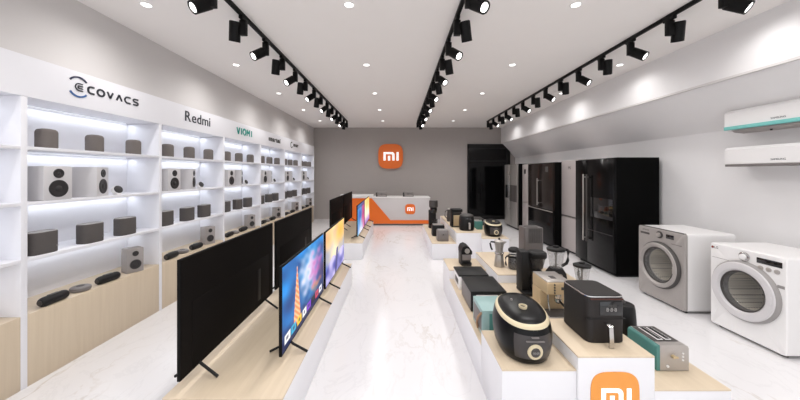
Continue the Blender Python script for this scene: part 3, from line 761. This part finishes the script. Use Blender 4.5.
# ------------------------------------------------------------------ boxes on the low left plinth
t = thing('toaster_oven', 'pale teal toaster oven with wooden handle behind the rice cooker', 'toaster oven', (0.81, 2.51, .30))
m = MB(); m.box(-0.145, 0.15, -0.145, 0.15, 0.01, 0.213, 0.006); m.build('body', 'teal_light', t)
m = MB(); m.box(-0.09, 0.10, -0.150, -0.145, 0.03, 0.19, 0.002); d = m.build('door', 'teal', t)
m = MB(); m.box(-0.06, 0.06, -0.152, -0.15, 0.05, 0.16, 0.001); m.build('window', 'smoke_glass', d)
m = MB(); m.box(-0.1475, -0.145, -0.12, 0.12, 0.04, 0.18, 0.001); m.build('side_grille', 'grey_plastic', t)
m = MB(); m.tube([(-0.148, -0.02, 0.02), (-0.165, -0.05, 0.08), (-0.165, -0.10, 0.15), (-0.148, -0.13, 0.19)], 0.009, 8); m.build('side_handle', 'wood_trim', t)
for sx in (-0.11, 0.12):
    for sy in (-0.11, 0.12):
        m = MB(); m.cyl((sx, sy, 0), 0.012, 0.011, seg=12); m.build('foot', 'black', t)
t = thing('microwave_oven', 'long flat-topped black countertop oven, second box from the rice cooker', 'oven', (0.845, 3.01, .30))
m = MB(); m.box(-0.165, 0.165, -0.20, 0.20, 0.008, 0.185, 0.004); m.build('body', 'grey_plastic', t)
m = MB(); m.box(-0.168, 0.168, -0.215, 0.203, 0.180, 0.196, 0.004); m.build('top_cover', 'black', t)
m = MB(); m.box(-0.165, 0.165, -0.215, -0.20, 0.008, 0.185, 0.003); d = m.build('front_frame', 'black', t)
m = MB(); m.box(-0.13, 0.09, -0.218, -0.215, 0.03, 0.16, 0.001); m.build('window', 'smoke_glass', d)
m = MB(); m.tube([(-0.12, -0.236, 0.165), (0.08, -0.236, 0.165)], 0.006, 8); m.build('handle', 'steel', d)
m = MB(); m.cyl((0.13, -0.215, 0.12), 0.014, 0.012, (0, -1, 0), 18); m.build('knob', 'steel', t)
t = thing('printer', 'low white box printer with flat black lid in front of capsule machine', 'printer', (0.84, 3.48, .30))
m = MB(); m.box(-0.165, 0.165, -0.155, 0.155, 0.0, 0.15, 0.01, 3); m.build('body', 'white', t)
m = MB(); m.box(-0.168, 0.168, -0.158, 0.158, 0.150, 0.170, 0.006); m.build('lid', 'black', t)
m = MB(); m.box(-0.1665, -0.165, -0.12, 0.05, 0.05, 0.11, 0.0005); m.build('side_window', 'dark_grey', t)
m = MB(); m.box(-0.12, 0.12, -0.157, -0.154, 0.03, 0.09, 0.0005); m.build('front_slot', 'dark_grey', t)

# capsule machine
t = thing('capsule_machine', 'slim black and grey capsule coffee machine with domed lid', 'coffee machine', (0.878, 3.93, .41))
m = MB(); m.sup([(0.0, .068, .10), (0.01, .072, .104), (0.03, .072, .104)], n=5, seg=36); m.build('base_tray', 'black', t)
m = MB()
m.rings([[(x, y, z) for x, z in ((-0.066, 0.03), (-0.066, 0.17), (0.066, 0.17), (0.066, 0.03))] for y in (-0.03, 0.10)]); m.build('body', 'dark_grey', t)
sec = [(-0.068, 0.15), (-0.07, 0.20), (-0.05, 0.245), (-0.01, 0.262), (0.03, 0.245), (0.068, 0.19), (0.068, 0.15)]
m = MB(); m.rings([[(x, y, z) for x, z in sec] for y in (-0.105, 0.10)]); m.build('head', 'black', t)
m = MB(); m.cyl((0.005, -0.105, 0.195), 0.032, 0.006, (0, -1, 0), 24); m.build('badge_ring', 'steel', t)
m = MB(); m.box(-0.055, 0.055, -0.104, -0.09, 0.075, 0.15, 0.004); m.build('front_panel', 'grey_plastic', t)
m = MB(); m.cyl((0, -0.075, 0.10), 0.012, 0.05, seg=14); m.build('spout', 'steel', t)

# moka pot
t = thing('moka_pot', 'silver waisted stovetop coffee pot with black handle', 'coffee pot', (1.195, 3.54, .50))
m = MB(); m.lathe([(0.058, 0), (0.062, 0.006), (0.052, 0.10), (0.046, 0.145)], seg=8); m.build('lower_chamber', 'steel', t)
m = MB(); m.lathe([(0.047, 0.145), (0.052, 0.15), (0.052, 0.165), (0.043, 0.17)], seg=24); m.build('collar', 'chrome', t)
m = MB(); m.lathe([(0.042, 0.17), (0.048, 0.23), (0.060, 0.29)], seg=8); m.prism([(0.04, 0.25), (0.085, 0.29), (0.05, 0.292)], (0, 0.012, 0), (1, 0, 0), (0, 0, 1), 0.024); m.build('upper_chamber', 'steel', t)
m = MB(); m.lathe([(0.060, 0.29), (0.062, 0.296), (0.02, 0.315)], seg=8); m.build('lid', 'steel', t)
m = MB(); m.lathe([(0.008, 0.312), (0.013, 0.325), (0.007, 0.335)], seg=12); m.build('lid_knob', 'black', t)
m = MB(); m.tube([(-0.05, 0, 0.285), (-0.10, 0, 0.29), (-0.108, 0, 0.27), (-0.095, 0, 0.215), (-0.083, 0, 0.195)], 0.010, 10); m.build('handle', 'black', t)

# glass coffee pot
t = thing('coffee_carafe', 'round glass carafe of dark coffee with black lid', 'carafe', (1.335, 3.45, .50))
m = MB(); m.lathe([(0.058, 0.003), (0.064, 0.02), (0.064, 0.12), (0.060, 0.13)], seg=32); m.build('coffee', 'coffee', t)
m = MB(); m.lathe([(0.060, 0), (0.066, 0.006), (0.067, 0.14), (0.056, 0.19), (0.055, 0.205)], seg=32, cap1=False); m.build('glass_body', 'glass', t)
m = MB(); m.lathe([(0.067, 0.134), (0.070, 0.136), (0.070, 0.150), (0.067, 0.152)], seg=32, cap0=False, cap1=False); m.build('band', 'black', t)
m = MB(); m.lathe([(0.057, 0.195), (0.066, 0.205), (0.066, 0.225), (0.04, 0.245), (0.02, 0.25)], seg=32); m.build('lid', 'black', t)
m = MB(); m.tube([(-0.06, -0.02, 0.145), (-0.09, -0.03, 0.155), (-0.112, -0.04, 0.14), (-0.112, -0.04, 0.08), (-0.105, -0.04, 0.05)], 0.009, 10); m.build('handle', 'black', t)

# drip coffee maker
t = thing('drip_coffee_maker', 'tall black drip coffee maker with clear filter basket', 'coffee maker', (1.345, 2.98, .41))
m = MB(); m.box(-0.125, 0.12, -0.10, 0.12, 0, 0.03, 0.008); m.build('base', 'black', t)
m = MB(); m.box(-0.125, -0.045, -0.02, 0.12, 0.03, 0.41, 0.008); m.build('water_column', 'black', t)
m = MB(); m.box(-0.045, 0.115, 0.07, 0.118, 0.03, 0.36, 0.004); m.build('rear_panel', 'dark_grey', t)
m = MB(); m.sup([(0.355, .074, .08), (0.365, .080, .085), (0.402, .080, .085), (0.414, .070, .075)], c=(0.036, 0), n=3, seg=40); m.build('head', 'black', t)
m = MB(); m.lathe([(0.050, 0.245), (0.078, 0.355)], (0.038, 0, 0), seg=32, cap1=False); m.build('filter_basket', 'smoke_glass', t)
m = MB(); m.lathe([(0.055, 0.031), (0.070, 0.05), (0.070, 0.14), (0.05, 0.195), (0.05, 0.21)], (0.036, 0, 0), seg=32); m.build('carafe', 'smoke_glass', t)
m = MB(); m.lathe([(0.05, 0.21), (0.052, 0.215), (0.03, 0.235)], (0.036, 0, 0), seg=28); m.build('carafe_lid', 'black', t)

# espresso machine
t = thing('espresso_machine', 'pale gold espresso machine with steel tray top beside the air fryer', 'espresso machine', (1.318, 2.585, .405)); t.scale = (0.78, 1, 1)
m = MB(); m.box(-0.13, 0.13, -0.135, 0.135, 0.195, 0.300, 0.014, 3); m.build('upper_body', 'espresso', t)
m = MB(); m.box(-0.126, 0.126, -0.130, 0.130, 0.298, 0.307, 0.004); m.build('cup_tray', 'steel', t)
m = MB(); m.box(-0.035, 0.02, -0.06, 0.0, 0.307, 0.311, 0.001); m.build('tray_button', 'dark_grey', t)
m = MB(); m.box(-0.13, 0.13, -0.02, 0.135, 0.03, 0.196, 0.008); m.build('rear_column', 'espresso', t)
m = MB(); m.box(-0.13, 0.13, -0.175, 0.135, 0.0, 0.035, 0.006); m.build('base', 'steel', t)
m = MB(); m.box(-0.12, 0.12, -0.17, -0.03, 0.035, 0.040, 0.001); m.build('drip_grate', 'dark_grey', t)
m = MB(); m.lathe([(0.034, 0), (0.034, -0.04), (0.028, -0.05)], (0.02, -0.08, 0.197), seg=24); m.build('group_head', 'chrome', t)
m = MB(); m.lathe([(0.036, -0.05), (0.036, -0.07), (0.02, -0.085)], (0.02, -0.08, 0.197), seg=24); pf = m.build('portafilter', 'chrome', t)
m = MB(); m.tube([(0.02, -0.11, 0.137), (0.015, -0.20, 0.128)], 0.011, 10); m.build('handle', 'black', pf)
m = MB(); m.tube([(-0.10, -0.10, 0.20), (-0.105, -0.12, 0.12), (-0.10, -0.13, 0.07)], 0.005, 8); m.build('steam_wand', 'chrome', t)
for i in range(4):
    m = MB(); m.cyl((-0.05, -0.135, 0.215+i*0.022), 0.008, 0.005, (0, -1, 0), 14); m.build('button', 'dark_grey', t)
m = MB(); m.box(0.02, 0.095, -0.138, -0.134, 0.238, 0.262, 0.002); m.build('gauge_panel', 'ink_grey', t)

# jug blenders
def blender_(label, x, y, z, s, rz=0):
    t = thing('jug_blender', label, 'blender', (x, y, z), R(rz), 'jug blenders'); t.scale = (s, s, s)
    m = MB(); m.sup([(0.0, .098, .098), (0.01, .103, .103), (0.06, .098, .098), (0.105, .072, .072), (0.115, .068, .068)], n=3.2, seg=40); m.build('motor_base', 'black', t)
    m = MB(); m.lathe([(0.060, 0.116), (0.066, 0.125), (0.096, 0.32), (0.098, 0.325), (0.094, 0.325), (0.062, 0.127)], seg=32, cap0=True, cap1=False); m.build('glass_jug', 'glass', t)
    m = MB(); m.lathe([(0.099, 0.318), (0.101, 0.342), (0.075, 0.352), (0.035, 0.356), (0.033, 0.372), (0.02, 0.374)], seg=32); m.build('lid', 'black', t)
    m = MB(); m.lathe([(0.010, 0.12), (0.010, 0.26), (0.016, 0.27), (0.016, 0.33)], seg=12); m.prism([(-0.04, 0.14), (0.04, 0.15), (0.0, 0.165)], (0, 0, 0), (1, 0, 0), (0, 0, 1), 0.004); m.build('blade_shaft', 'dark_grey', t)
    m = MB(); m.tube([(0.09, 0, 0.332), (0.135, 0, 0.322), (0.145, 0, 0.30), (0.140, 0, 0.20), (0.125, 0, 0.165), (0.07, 0, 0.135)], 0.017, 10); m.build('handle', 'black', t)
    m = MB(); m.cyl((0, -0.098, 0.05), 0.022, 0.014, (0, -1, 0), 20); m.build('speed_dial', 'steel', t)
    return t
blender_('large jug blender with black lid and handle behind the espresso machine', 1.80, 3.42, .41, 0.97)
blender_('smaller jug blender just behind the charcoal air fryer', 1.84, 3.00, .41, 0.80, 75)

# air purifier
t = thing('air_purifier', 'tall grey tower air purifier with fine front grille', 'air purifier', (1.755, 3.97, .30))
m = MB(); m.sup([(0, .12, .10), (0.01, .125, .105), (0.582, .125, .105), (0.59, .12, .10)], n=9, seg=48); m.build('housing', 'purifier', t)
g = MB()
for i in range(12):
    zz = 0.40+i*0.016; g.box(-0.07, 0.095, -0.109, -0.104, zz, zz+0.006)
for i in range(8):
    xx = -0.07+i*0.0227; g.box(xx, xx+0.005, -0.1095, -0.104, 0.395, 0.585)
g.build('front_grille', 'dark_grey', t)
m = MB(); m.lathe([(0.09, 0.590), (0.09, 0.594), (0.03, 0.596)], seg=32); m.build('top_outlet', 'dark_grey', t)

# ------------------------------------------------------------------ far island goods
t = thing('coffee_grinder', 'tall black coffee grinder at the end of the far plinth', 'coffee grinder', (0.845, 7.15, .30))
m = MB(); m.sup([(0, .11, .12), (0.01, .115, .125), (0.05, .11, .12)], n=4, seg=32); m.build('base', 'black', t)
m = MB(); m.box(-0.11, 0.06, -0.04, 0.11, 0.05, 0.42, 0.015); m.build('column', 'black', t)
m = MB(); m.lathe([(0.075, 0.36), (0.085, 0.38), (0.085, 0.46), (0.075, 0.47)], (0, -0.02, 0), seg=28); m.build('grinding_head', 'black_gloss', t)
m = MB(); m.lathe([(0.08, 0.47), (0.105, 0.50), (0.105, 0.64), (0.09, 0.65)], (0, 0, 0), seg=28); m.build('bean_hopper', 'dark_grey', t)
m = MB(); m.lathe([(0.055, 0.052), (0.065, 0.07), (0.065, 0.20), (0.06, 0.21)], (0.03, -0.03, 0), seg=24); m.build('grounds_jar', 'smoke_glass', t)
t = thing('toaster', 'small black toaster between the coffee grinder and grey toaster', 'toaster', (0.835, 6.28, .30))
m = MB(); m.sup([(0, .125, .12), (0.01, .13, .125), (0.20, .13, .125), (0.222, .12, .115)], n=5, seg=40); m.build('body', 'black', t)
m = MB(); m.box(-0.105, 0.105, -0.09, 0.09, 0.2225, 0.229, 0.002); m.build('top_plate', 'steel', t)
m = MB(); m.box(-0.015, 0.015, -0.145, -0.12, 0.13, 0.15, 0.004); m.build('lever', 'grey_plastic', t)
t = thing('toaster', 'small light grey cube toaster at the front of the far plinth', 'toaster', (0.86, 5.80, .30))
m = MB(); m.sup([(0, .105, .10), (0.01, .11, .105), (0.19, .11, .105), (0.205, .10, .095)], n=6, seg=40); m.build('body', 'grey_plastic', t)
m = MB(); m.box(-0.085, 0.085, -0.08, 0.08, 0.2055, 0.209, 0.001); m.build('top_plate', 'speaker_top', t)
m = MB(); m.box(-0.012, 0.012, -0.125, -0.10, 0.12, 0.138, 0.004); m.build('lever', 'dark_grey', t)

t = thing('espresso_machine', 'black framed coffee machine with beige tank on the far plinth', 'espresso machine', (1.20, 6.2, .50))
m = MB(); m.box(-0.11, -0.075, -0.12, 0.12, 0, 0.36, 0.006); m.build('side_frame', 'black', t)
m = MB(); m.box(-0.11, 0.11, -0.12, 0.12, 0.31, 0.365, 0.01); m.build('top_frame', 'black', t)
m = MB(); m.box(-0.075, 0.10, -0.09, 0.11, 0.012, 0.235, 0.006); m.build('tank', 'espresso', t)
m = MB(); m.box(-0.075, 0.10, -0.06, 0.10, 0.235, 0.31, 0.004); m.build('brew_head', 'dark_grey', t)
m = MB(); m.box(-0.11, 0.11, -0.13, 0.12, 0, 0.012, 0.003); m.build('base', 'black', t)
t = thing('milk_frother', 'small dark steel jug behind the far coffee machine', 'jug', (1.18, 6.85, .50))
m = MB(); m.lathe([(0.06, 0), (0.065, 0.01), (0.062, 0.16), (0.05, 0.22), (0.058, 0.27)], seg=28); m.build('body', 'dark_grey', t)
m = MB(); m.tube([(-0.05, 0, 0.24), (-0.10, 0, 0.23), (-0.11, 0, 0.12), (-0.06, 0, 0.06)], 0.01, 8); m.build('handle', 'black', t)
m = MB(); m.lathe([(0.058, 0.27), (0.04, 0.285), (0.01, 0.30)], seg=24); m.build('lid', 'steel', t)

t = thing('air_fryer', 'rounded black air fryer with silver handle on the far plinth', 'air fryer', (1.33, 5.82, .50))
m = MB(); m.sup([(0, .125, .125), (0.012, .136, .136), (0.12, .142, .142), (0.25, .135, .135), (0.27, .125, .125)], n=2.6, seg=44); m.build('body', 'black', t)
m = MB(); m.sup([(0.27, .126, .126), (0.29, .120, .120), (0.305, .09, .09), (0.31, .05, .05)], n=2.6, seg=44); m.build('lid', 'dark_grey', t)
m = MB(); m.box(0.0, 0.034, -0.175, -0.13, 0.14, 0.16, 0.004); m.box(0.0, 0.034, -0.188, -0.172, 0.04, 0.16, 0.005); m.build('handle', 'steel', t)
m = MB(); m.box(-0.05, 0.06, -0.142, -0.13, 0.20, 0.25, 0.004); m.build('display_panel', 'black_gloss', t)
t = thing('toaster', 'teal toaster beside the small far rice cooker', 'toaster', (1.70, 6.45, .41))
m = MB(); m.sup([(0, .09, .14), (0.008, .095, .145), (0.15, .095, .145), (0.17, .085, .135)], n=5, seg=36); m.build('body', 'teal', t)
m = MB(); m.box(-0.06, 0.06, -0.11, 0.11, 0.1705, 0.174, 0.001); m.build('top_plate', 'steel', t)
t = thing('contact_grill', 'flat dark grill with open lid behind the far teal toaster', 'grill', (1.78, 6.95, .41))
m = MB(); m.box(-0.17, 0.17, -0.15, 0.15, 0, 0.09, 0.015); m.build('base', 'black', t)
m = MB(); m.box(-0.17, 0.17, -0.15, 0.15, 0.095, 0.16, 0.02); m.build('lid', 'dark_grey', t)
m = MB(); m.tube([(-0.1, -0.15, 0.12), (-0.1, -0.20, 0.13), (0.1, -0.20, 0.13), (0.1, -0.15, 0.12)], 0.01, 8); m.build('handle', 'steel', t)

# ------------------------------------------------------------------ refrigerators (fronts face -X)
def fridge(name_label, xf, xb, y0, y1, z1, doors, body_m, group='refrigerators along the right wall', cat='refrigerator'):
    """doors: list of (ya,yb,za,zb,material)"""
    t = thing('refrigerator', name_label, cat, ((xf+xb)/2, (y0+y1)/2, 0), 0, group)
    cx, cy = (xf+xb)/2, (y0+y1)/2
    m = MB(); m.box(xf+0.05-cx, xb-cx, y0-cy, y1-cy, 0.03, z1, 0.006); m.build('cabinet', body_m, t)
    m = MB(); m.box(xf+0.07-cx, xb-0.05-cx, y0-cy+0.03, y1-cy-0.03, 0.0, 0.03); m.build('plinth_base', 'black', t)
    ds = []
    for ya, yb_, za, zb, mm in doors:
        m = MB(); m.box(xf-cx, xf+0.046-cx, ya-cy+0.002, yb_-cy-0.002, za, zb, 0.006); ds.append(m.build('door', mm, t))
    return t, cx, cy, ds
def vhandle(par, cx, cy, xf, y, z0, z1, m, r=0.012):
    q = MB(); q.box(xf-0.045-cx, xf-0.03-cx, y-cy-r, y-cy+r, z0, z1, 0.004)
    for z in (z0+0.04, z1-0.06): q.box(xf-0.032-cx, xf+0.001-cx, y-cy-0.008, y-cy+0.008, z, z+0.02)
    q.build('handle', m, par)
def hseam(par, cx, cy, xf, ya, yb_, z, m='steel'):
    q = MB(); q.box(xf-0.008-cx, xf+0.002-cx, ya-cy+0.01, yb_-cy-0.01, z-0.008, z+0.008, 0.002); q.build('recessed_grip', m, par)
# A far silver side-by-side
t, cx, cy, ds = fridge('silver side-by-side refrigerator with dark dispenser, farthest along the right wall', 3.30, 4.0, 8.33, 9.28, 1.86,
    [(8.33, 8.85, 0.06, 1.85, 'fridge_steel'), (8.852, 9.28, 0.06, 1.85, 'fridge_steel')], 'fridge_side')
q = MB(); q.box(3.293-cx, 3.302-cx, 8.92-cy, 9.2-cy, 0.85, 1.25, 0.002); q.build('dispenser', 'black_gloss', ds[1])
q = MB(); q.box(3.293-cx, 3.302-cx, 8.34-cy, 8.84-cy, 0.78, 1.25, 0.002); q.build('bar_panel', 'dark_grey', ds[0])
vhandle(ds[0], cx, cy, 3.30, 8.81, 0.5, 1.6, 'chrome'); vhandle(ds[1], cx, cy, 3.30, 8.89, 0.5, 1.6, 'chrome')
# B narrow white
t, cx, cy, ds = fridge('narrow pale grey two-door refrigerator beside the silver one', 3.42, 4.0, 7.62, 8.25, 1.84,
    [(7.62, 8.25, 0.06, 0.80, 'fridge_grey'), (7.62, 8.25, 0.806, 1.83, 'fridge_grey')], 'fridge_grey')
hseam(ds[1], cx, cy, 3.42, 7.62, 8.25, 0.82)
q = MB(); q.box(3.417-cx, 3.421-cx, 8.03-cy, 8.13-cy, 1.58, 1.70); q.build('energy_label', 'black', ds[1])
# C brown-black french door
t, cx, cy, ds = fridge('wide brown-black refrigerator with central silver handle', 3.25, 4.0, 6.30, 7.50, 1.83,
    [(6.90, 7.50, 0.80, 1.82, 'fridge_brown'), (6.30, 6.898, 0.80, 1.82, 'fridge_brown'), (6.30, 7.50, 0.06, 0.79, 'fridge_black')], 'fridge_side')
vhandle(ds[0], cx, cy, 3.25, 6.93, 0.86, 1.48, 'steel', 0.012)
hseam(ds[2], cx, cy, 3.25, 6.30, 7.50, 0.775, 'steel')
q = MB(); q.box(3.247-cx, 3.251-cx, 6.50-cy, 6.62-cy, 1.62, 1.74); q.build('energy_label', 'ink_grey', ds[1])
# D pale two-door
t, cx, cy, ds = fridge('pale grey two-door refrigerator between the two dark ones', 3.42, 4.0, 5.62, 6.28, 1.86,
    [(5.62, 6.28, 0.06, 0.71, 'fridge_grey'), (5.62, 6.28, 0.72, 1.85, 'fridge_grey')], 'fridge_grey')
hseam(ds[1], cx, cy, 3.42, 5.62, 6.28, 0.735, 'dark_grey')
text_part('Mi', 0.09, 'ink_grey', ds[1], (3.4195-cx, 5.98-cy, 1.70), (0, -1, 0), (0, 0, 1), 'badge', 0.001)
# E glossy black
t, cx, cy, ds = fridge('large glossy black double-door refrigerator nearest the washing machines', 3.30, 4.0, 4.59, 5.58, 1.84,
    [(5.24, 5.58, 0.06, 1.83, 'fridge_black'), (4.59, 5.238, 0.06, 1.83, 'fridge_black')], 'fridge_side')
vhandle(ds[0], cx, cy, 3.30, 5.285, 0.42, 1.58, 'steel', 0.016); vhandle(ds[1], cx, cy, 3.30, 5.195, 0.42, 1.58, 'dark_grey', 0.016)
q = MB(); q.box(3.297-cx, 3.302-cx, 4.61-cy, 5.14-cy, 0.86, 1.19, 0.001); q.build('door_panel', 'black_gloss', ds[1])
q = MB(); q.box(3.2965-cx, 3.302-cx, 4.61-cy, 5.22-cy, 0.625, 0.632, 0.001); q.build('lower_seam', 'dark_grey', ds[1])


# ------------------------------------------------------------------ washing machines (fronts face -X)
def washer(label, xf, y0, y1, z1, front_m, style):
    w = y1-y0; yc = (y0+y1)/2; zc = 0.47 if style == 2 else 0.465; D = 0.58
    t = thing('washing_machine', label, 'washing machine', (xf, yc, 0), 0, 'front-loading washing machines')
    hw = w/2
    AN = [2*PI*i/80 for i in range(80)]
    m = MB()
    def ringsec(x, e=0.0, n=30):
        return [(x, (hw-e)*math.copysign(abs(math.cos(a))**(2/n), math.cos(a)), z1/2+0.012+(z1/2-0.012-e)*math.copysign(abs(math.sin(a))**(2/n), math.sin(a))) for a in AN]
    m.rings([ringsec(0.03), ringsec(D-0.01), ringsec(D, 0.01)], False, True); m.build('casing', 'white', t)
    # front with a round opening
    ro = 0.20; outer = ringsec(0.0, 0.008); edge = ringsec(0.008, 0.0); back = ringsec(0.03, 0.0)
    hole = [(0.0, ro*math.cos(a), zc+ro*math.sin(a)) for a in [2*PI*i/80 for i in range(80)]]
    hole2 = [(0.06, y, z) for _, y, z in hole]
    m = MB(); m.rings([back, edge, outer, hole, hole2], False, False); fp = m.build('front_panel', front_m, t)
    # drum
    m = MB(); m.lathe([(0.185, 0.03), (0.19, 0.10), (0.19, 0.38), (0.16, 0.40), (0.04, 0.41)], (0, 0, zc), (1, 0, 0), 48, False, True); m.build('drum', 'drum', t)
    # door
    door = 'spk_white' if style == 2 else 'washer_silver'; ri = 0.19 if style == 2 else 0.215
    m = MB(); m.lathe([(0.285, 0.0), (0.283, 0.020), (0.27, 0.034), (0.245, 0.040), (0.222, 0.034)], (0, 0, zc), (-1, 0, 0), 56, False, False); dr = m.build('door', 'speaker_top' if style == 2 else 'dark_grey', t)
    m = MB(); m.lathe([(0.268, 0.0352), (0.262, 0.045), (0.235, 0.050), (ri+0.015, 0.046), (ri, 0.030), (ri, 0.0)], (0, 0, zc), (-1, 0, 0), 56, False, False); m.build('door_rim', door, dr)
    m = MB(); m.lathe([(ri+.002, 0.0), (ri+.002, 0.028), (ri-.008, 0.034), (ri-.015, 0.022), (ri-.018, -0.03)], (0, 0, zc), (-1, 0, 0), 48, False, False); m.build('inner_ring', 'dark_grey', dr)
    m = MB(); m.lathe([(ri-.012, 0.024), (ri-.02, 0.010), (0.145, -0.03), (0.10, -0.055), (0.03, -0.062)], (0, 0, zc), (-1, 0, 0), 48, False, True); m.build('door_glass', 'glass', dr)
    m = MB(); m.box(-0.054, -0.04, -0.25, -0.222, zc-0.045, zc+0.045, 0.006); m.build('door_handle', door, dr)
    # controls (near side is -Y)
    m = MB(); m.lathe([(0.044, 0), (0.044, 0.008), (0.038, 0.012)], (0, 0.0, z1-0.070), (-1, 0, 0), 32); kb = m.build('programme_dial', 'chrome' if style == 2 else 'dark_grey', t)
    m = MB(); m.lathe([(0.028, 0.010), (0.026, 0.026), (0.02, 0.028)], (0, 0.0, z1-0.070), (-1, 0, 0), 28); m.build('dial_cap', 'white' if style == 2 else 'steel', kb)
    m = MB(); m.box(-0.004, 0.0, -hw+0.03 if style == 2 else -hw+0.14, -0.10 if style == 2 else -0.09, z1-0.095, z1-0.045, 0.001); m.build('display', 'black_gloss', t)
    if style == 2:
        for i in range(3):
            m = MB(); m.lathe([(0.020, 0), (0.020, 0.006), (0.012, 0.010)], (0, -0.13-0.06*i, z1-0.135), (-1, 0, 0), 20); m.build('button', 'steel', t)
        m = MB(); m.box(-0.002, 0.0, -hw+0.015, -hw+0.065, z1-0.27, z1-0.245); m.build('rating_label', 'speaker_top', t)
        text_part('LG', 0.034, 'ink_grey', t, (0.0, hw-0.06, z1-0.045), (0, -1, 0), (0, 0, 1), 'brand_lettering', 0.001)
        m = MB(); m.cyl((0, hw-0.025, z1-0.045), 0.012, 0.002, (-1, 0, 0), 18); m.build('round_badge', 'red', t)
        m = MB(); m.box(-0.001, 0.0, hw-0.21, hw-0.02, z1-0.148, z1-0.145); m.build('drawer_seam', 'grey_plastic', t)
    else:
        m = MB(); m.box(-0.003, 0.0, 0.15, hw-0.04, z1-0.10, z1-0.075, 0.001); m.build('drawer_label', 'dark_grey', t)
        m = MB(); m.box(-0.003, 0.0, -hw+0.04, -0.16, z1-0.15, z1-0.142); m.build('button_row', 'grey_plastic', t)
        m = MB(); m.box(0.004, 0.034, -hw+0.02, hw-0.04, z1-0.006, z1+0.003, 0.001); m.build('top_trim', 'dark_grey', t)
        text_part('SAMSUNG', 0.022, 'ink_grey', t, (0.0, hw-0.12, z1-0.045), (0, -1, 0), (0, 0, 1), 'brand_lettering', 0.001)
    for sx in (0.06, D-0.06):
        for sy in (-hw+0.06, hw-0.06):
            m = MB(); m.cyl((sx, sy, 0), 0.02, 0.03, seg=14); m.build('foot', 'black', t)
    return t
washer('silver-fronted front-loading washing machine beside the black refrigerator', 3.245, 3.39, 4.05, 0.905, 'washer_silver', 1)
washer('all-white front-loading washing machine nearest the camera', 3.32, 2.56, 3.19, 0.868, 'white', 2)

# ------------------------------------------------------------------ air conditioners
def aircon(label, z0, z1, y0, y1, teal):
    yc = (y0+y1)/2; hw = (y1-y0)/2; h = z1-z0
    t = thing('air_conditioner', label, 'air conditioner', (XR2+0.001, yc, z0), 0, 'wall air conditioners')
    d = 0.24
    if teal: sec = [(0, 0.0), (-d*0.78, 0.0), (-d, 0.045), (-d, h-0.03), (-d+0.03, h), (0, h)]
    else: sec = [(0, 0.0), (-d+0.02, 0.0), (-d, 0.02), (-d, h-0.03), (-d+0.03, h), (0, h)]
    m = MB(); m.rings([[(x, y, z) for x, z in sec] for y in (-hw, hw)]); m.build('casing', 'white', t)
    if teal:
        m = MB(); m.box(-d-0.012, -d+0.01, -hw, hw, 0.018, 0.058, 0.003); m.build('teal_stripe', 'teal_ac', t)
        m = MB(); m.rings([[(x, y, z) for x, z in ((-d*0.95, 0.012), (-d*0.80, -0.012), (-d*0.35, -0.022), (-d*0.35, -0.004))] for y in (-hw+0.05, hw-0.06)]); m.build('air_louvre', 'stone', t)
        m = MB(); m.box(-d*0.75, -d*0.70, 0.10, 0.115, -0.03, -0.01); m.build('louvre_clip', 'black', t)
    else:
        m = MB(); m.box(-d-0.002, -d*0.4, -hw+0.005, hw-0.005, -0.012, 0.014, 0.004); m.build('air_louvre', 'grey_plastic', t)
    text_part('SAMSUNG', 0.026, 'ink', t, (-d-0.0005, 0.0, 0.085 if teal else 0.055), (0, -1, 0), (0, 0, 1), 'brand_lettering', 0.001, width=0.12)
    return t
aircon('white wall air conditioner with teal stripe, upper of two', 2.075, 2.315, 2.52, 3.51, True)
aircon('white wall air conditioner without stripe, lower of two', 1.685, 1.893, 2.52, 3.51, False)

# ------------------------------------------------------------------ world, camera, view
w = bpy.data.worlds.new('daylight'); sc.world = w; w.use_nodes = True
bg = w.node_tree.nodes['Background']; bg.inputs[0].default_value = (0.93, 0.96, 1.0, 1); bg.inputs[1].default_value = SKY
cam = bpy.data.cameras.new('camera'); cam.sensor_width = 36; cam.lens = 13.5; cam.shift_x = 2/800; cam.shift_y = -27/800; cam.clip_start = 0.05
co = bpy.data.objects.new('camera', cam); COL.objects.link(co); co.location = (0, 0, CAMZ); co.rotation_euler = (PI/2, 0, 0)
sc.camera = co
vs = sc.view_settings; vs.view_transform = 'Standard'; vs.look = 'None'; vs.gamma = 1; vs.use_curve_mapping = False; vs.exposure = 0.08
sc.cycles.max_bounces = 8; sc.cycles.diffuse_bounces = 4; sc.cycles.glossy_bounces = 4; sc.cycles.transmission_bounces = 8
sc.cycles.sample_clamp_indirect = 4.0; sc.cycles.use_denoising = True
sc.cycles.caustics_reflective = False; sc.cycles.caustics_refractive = False
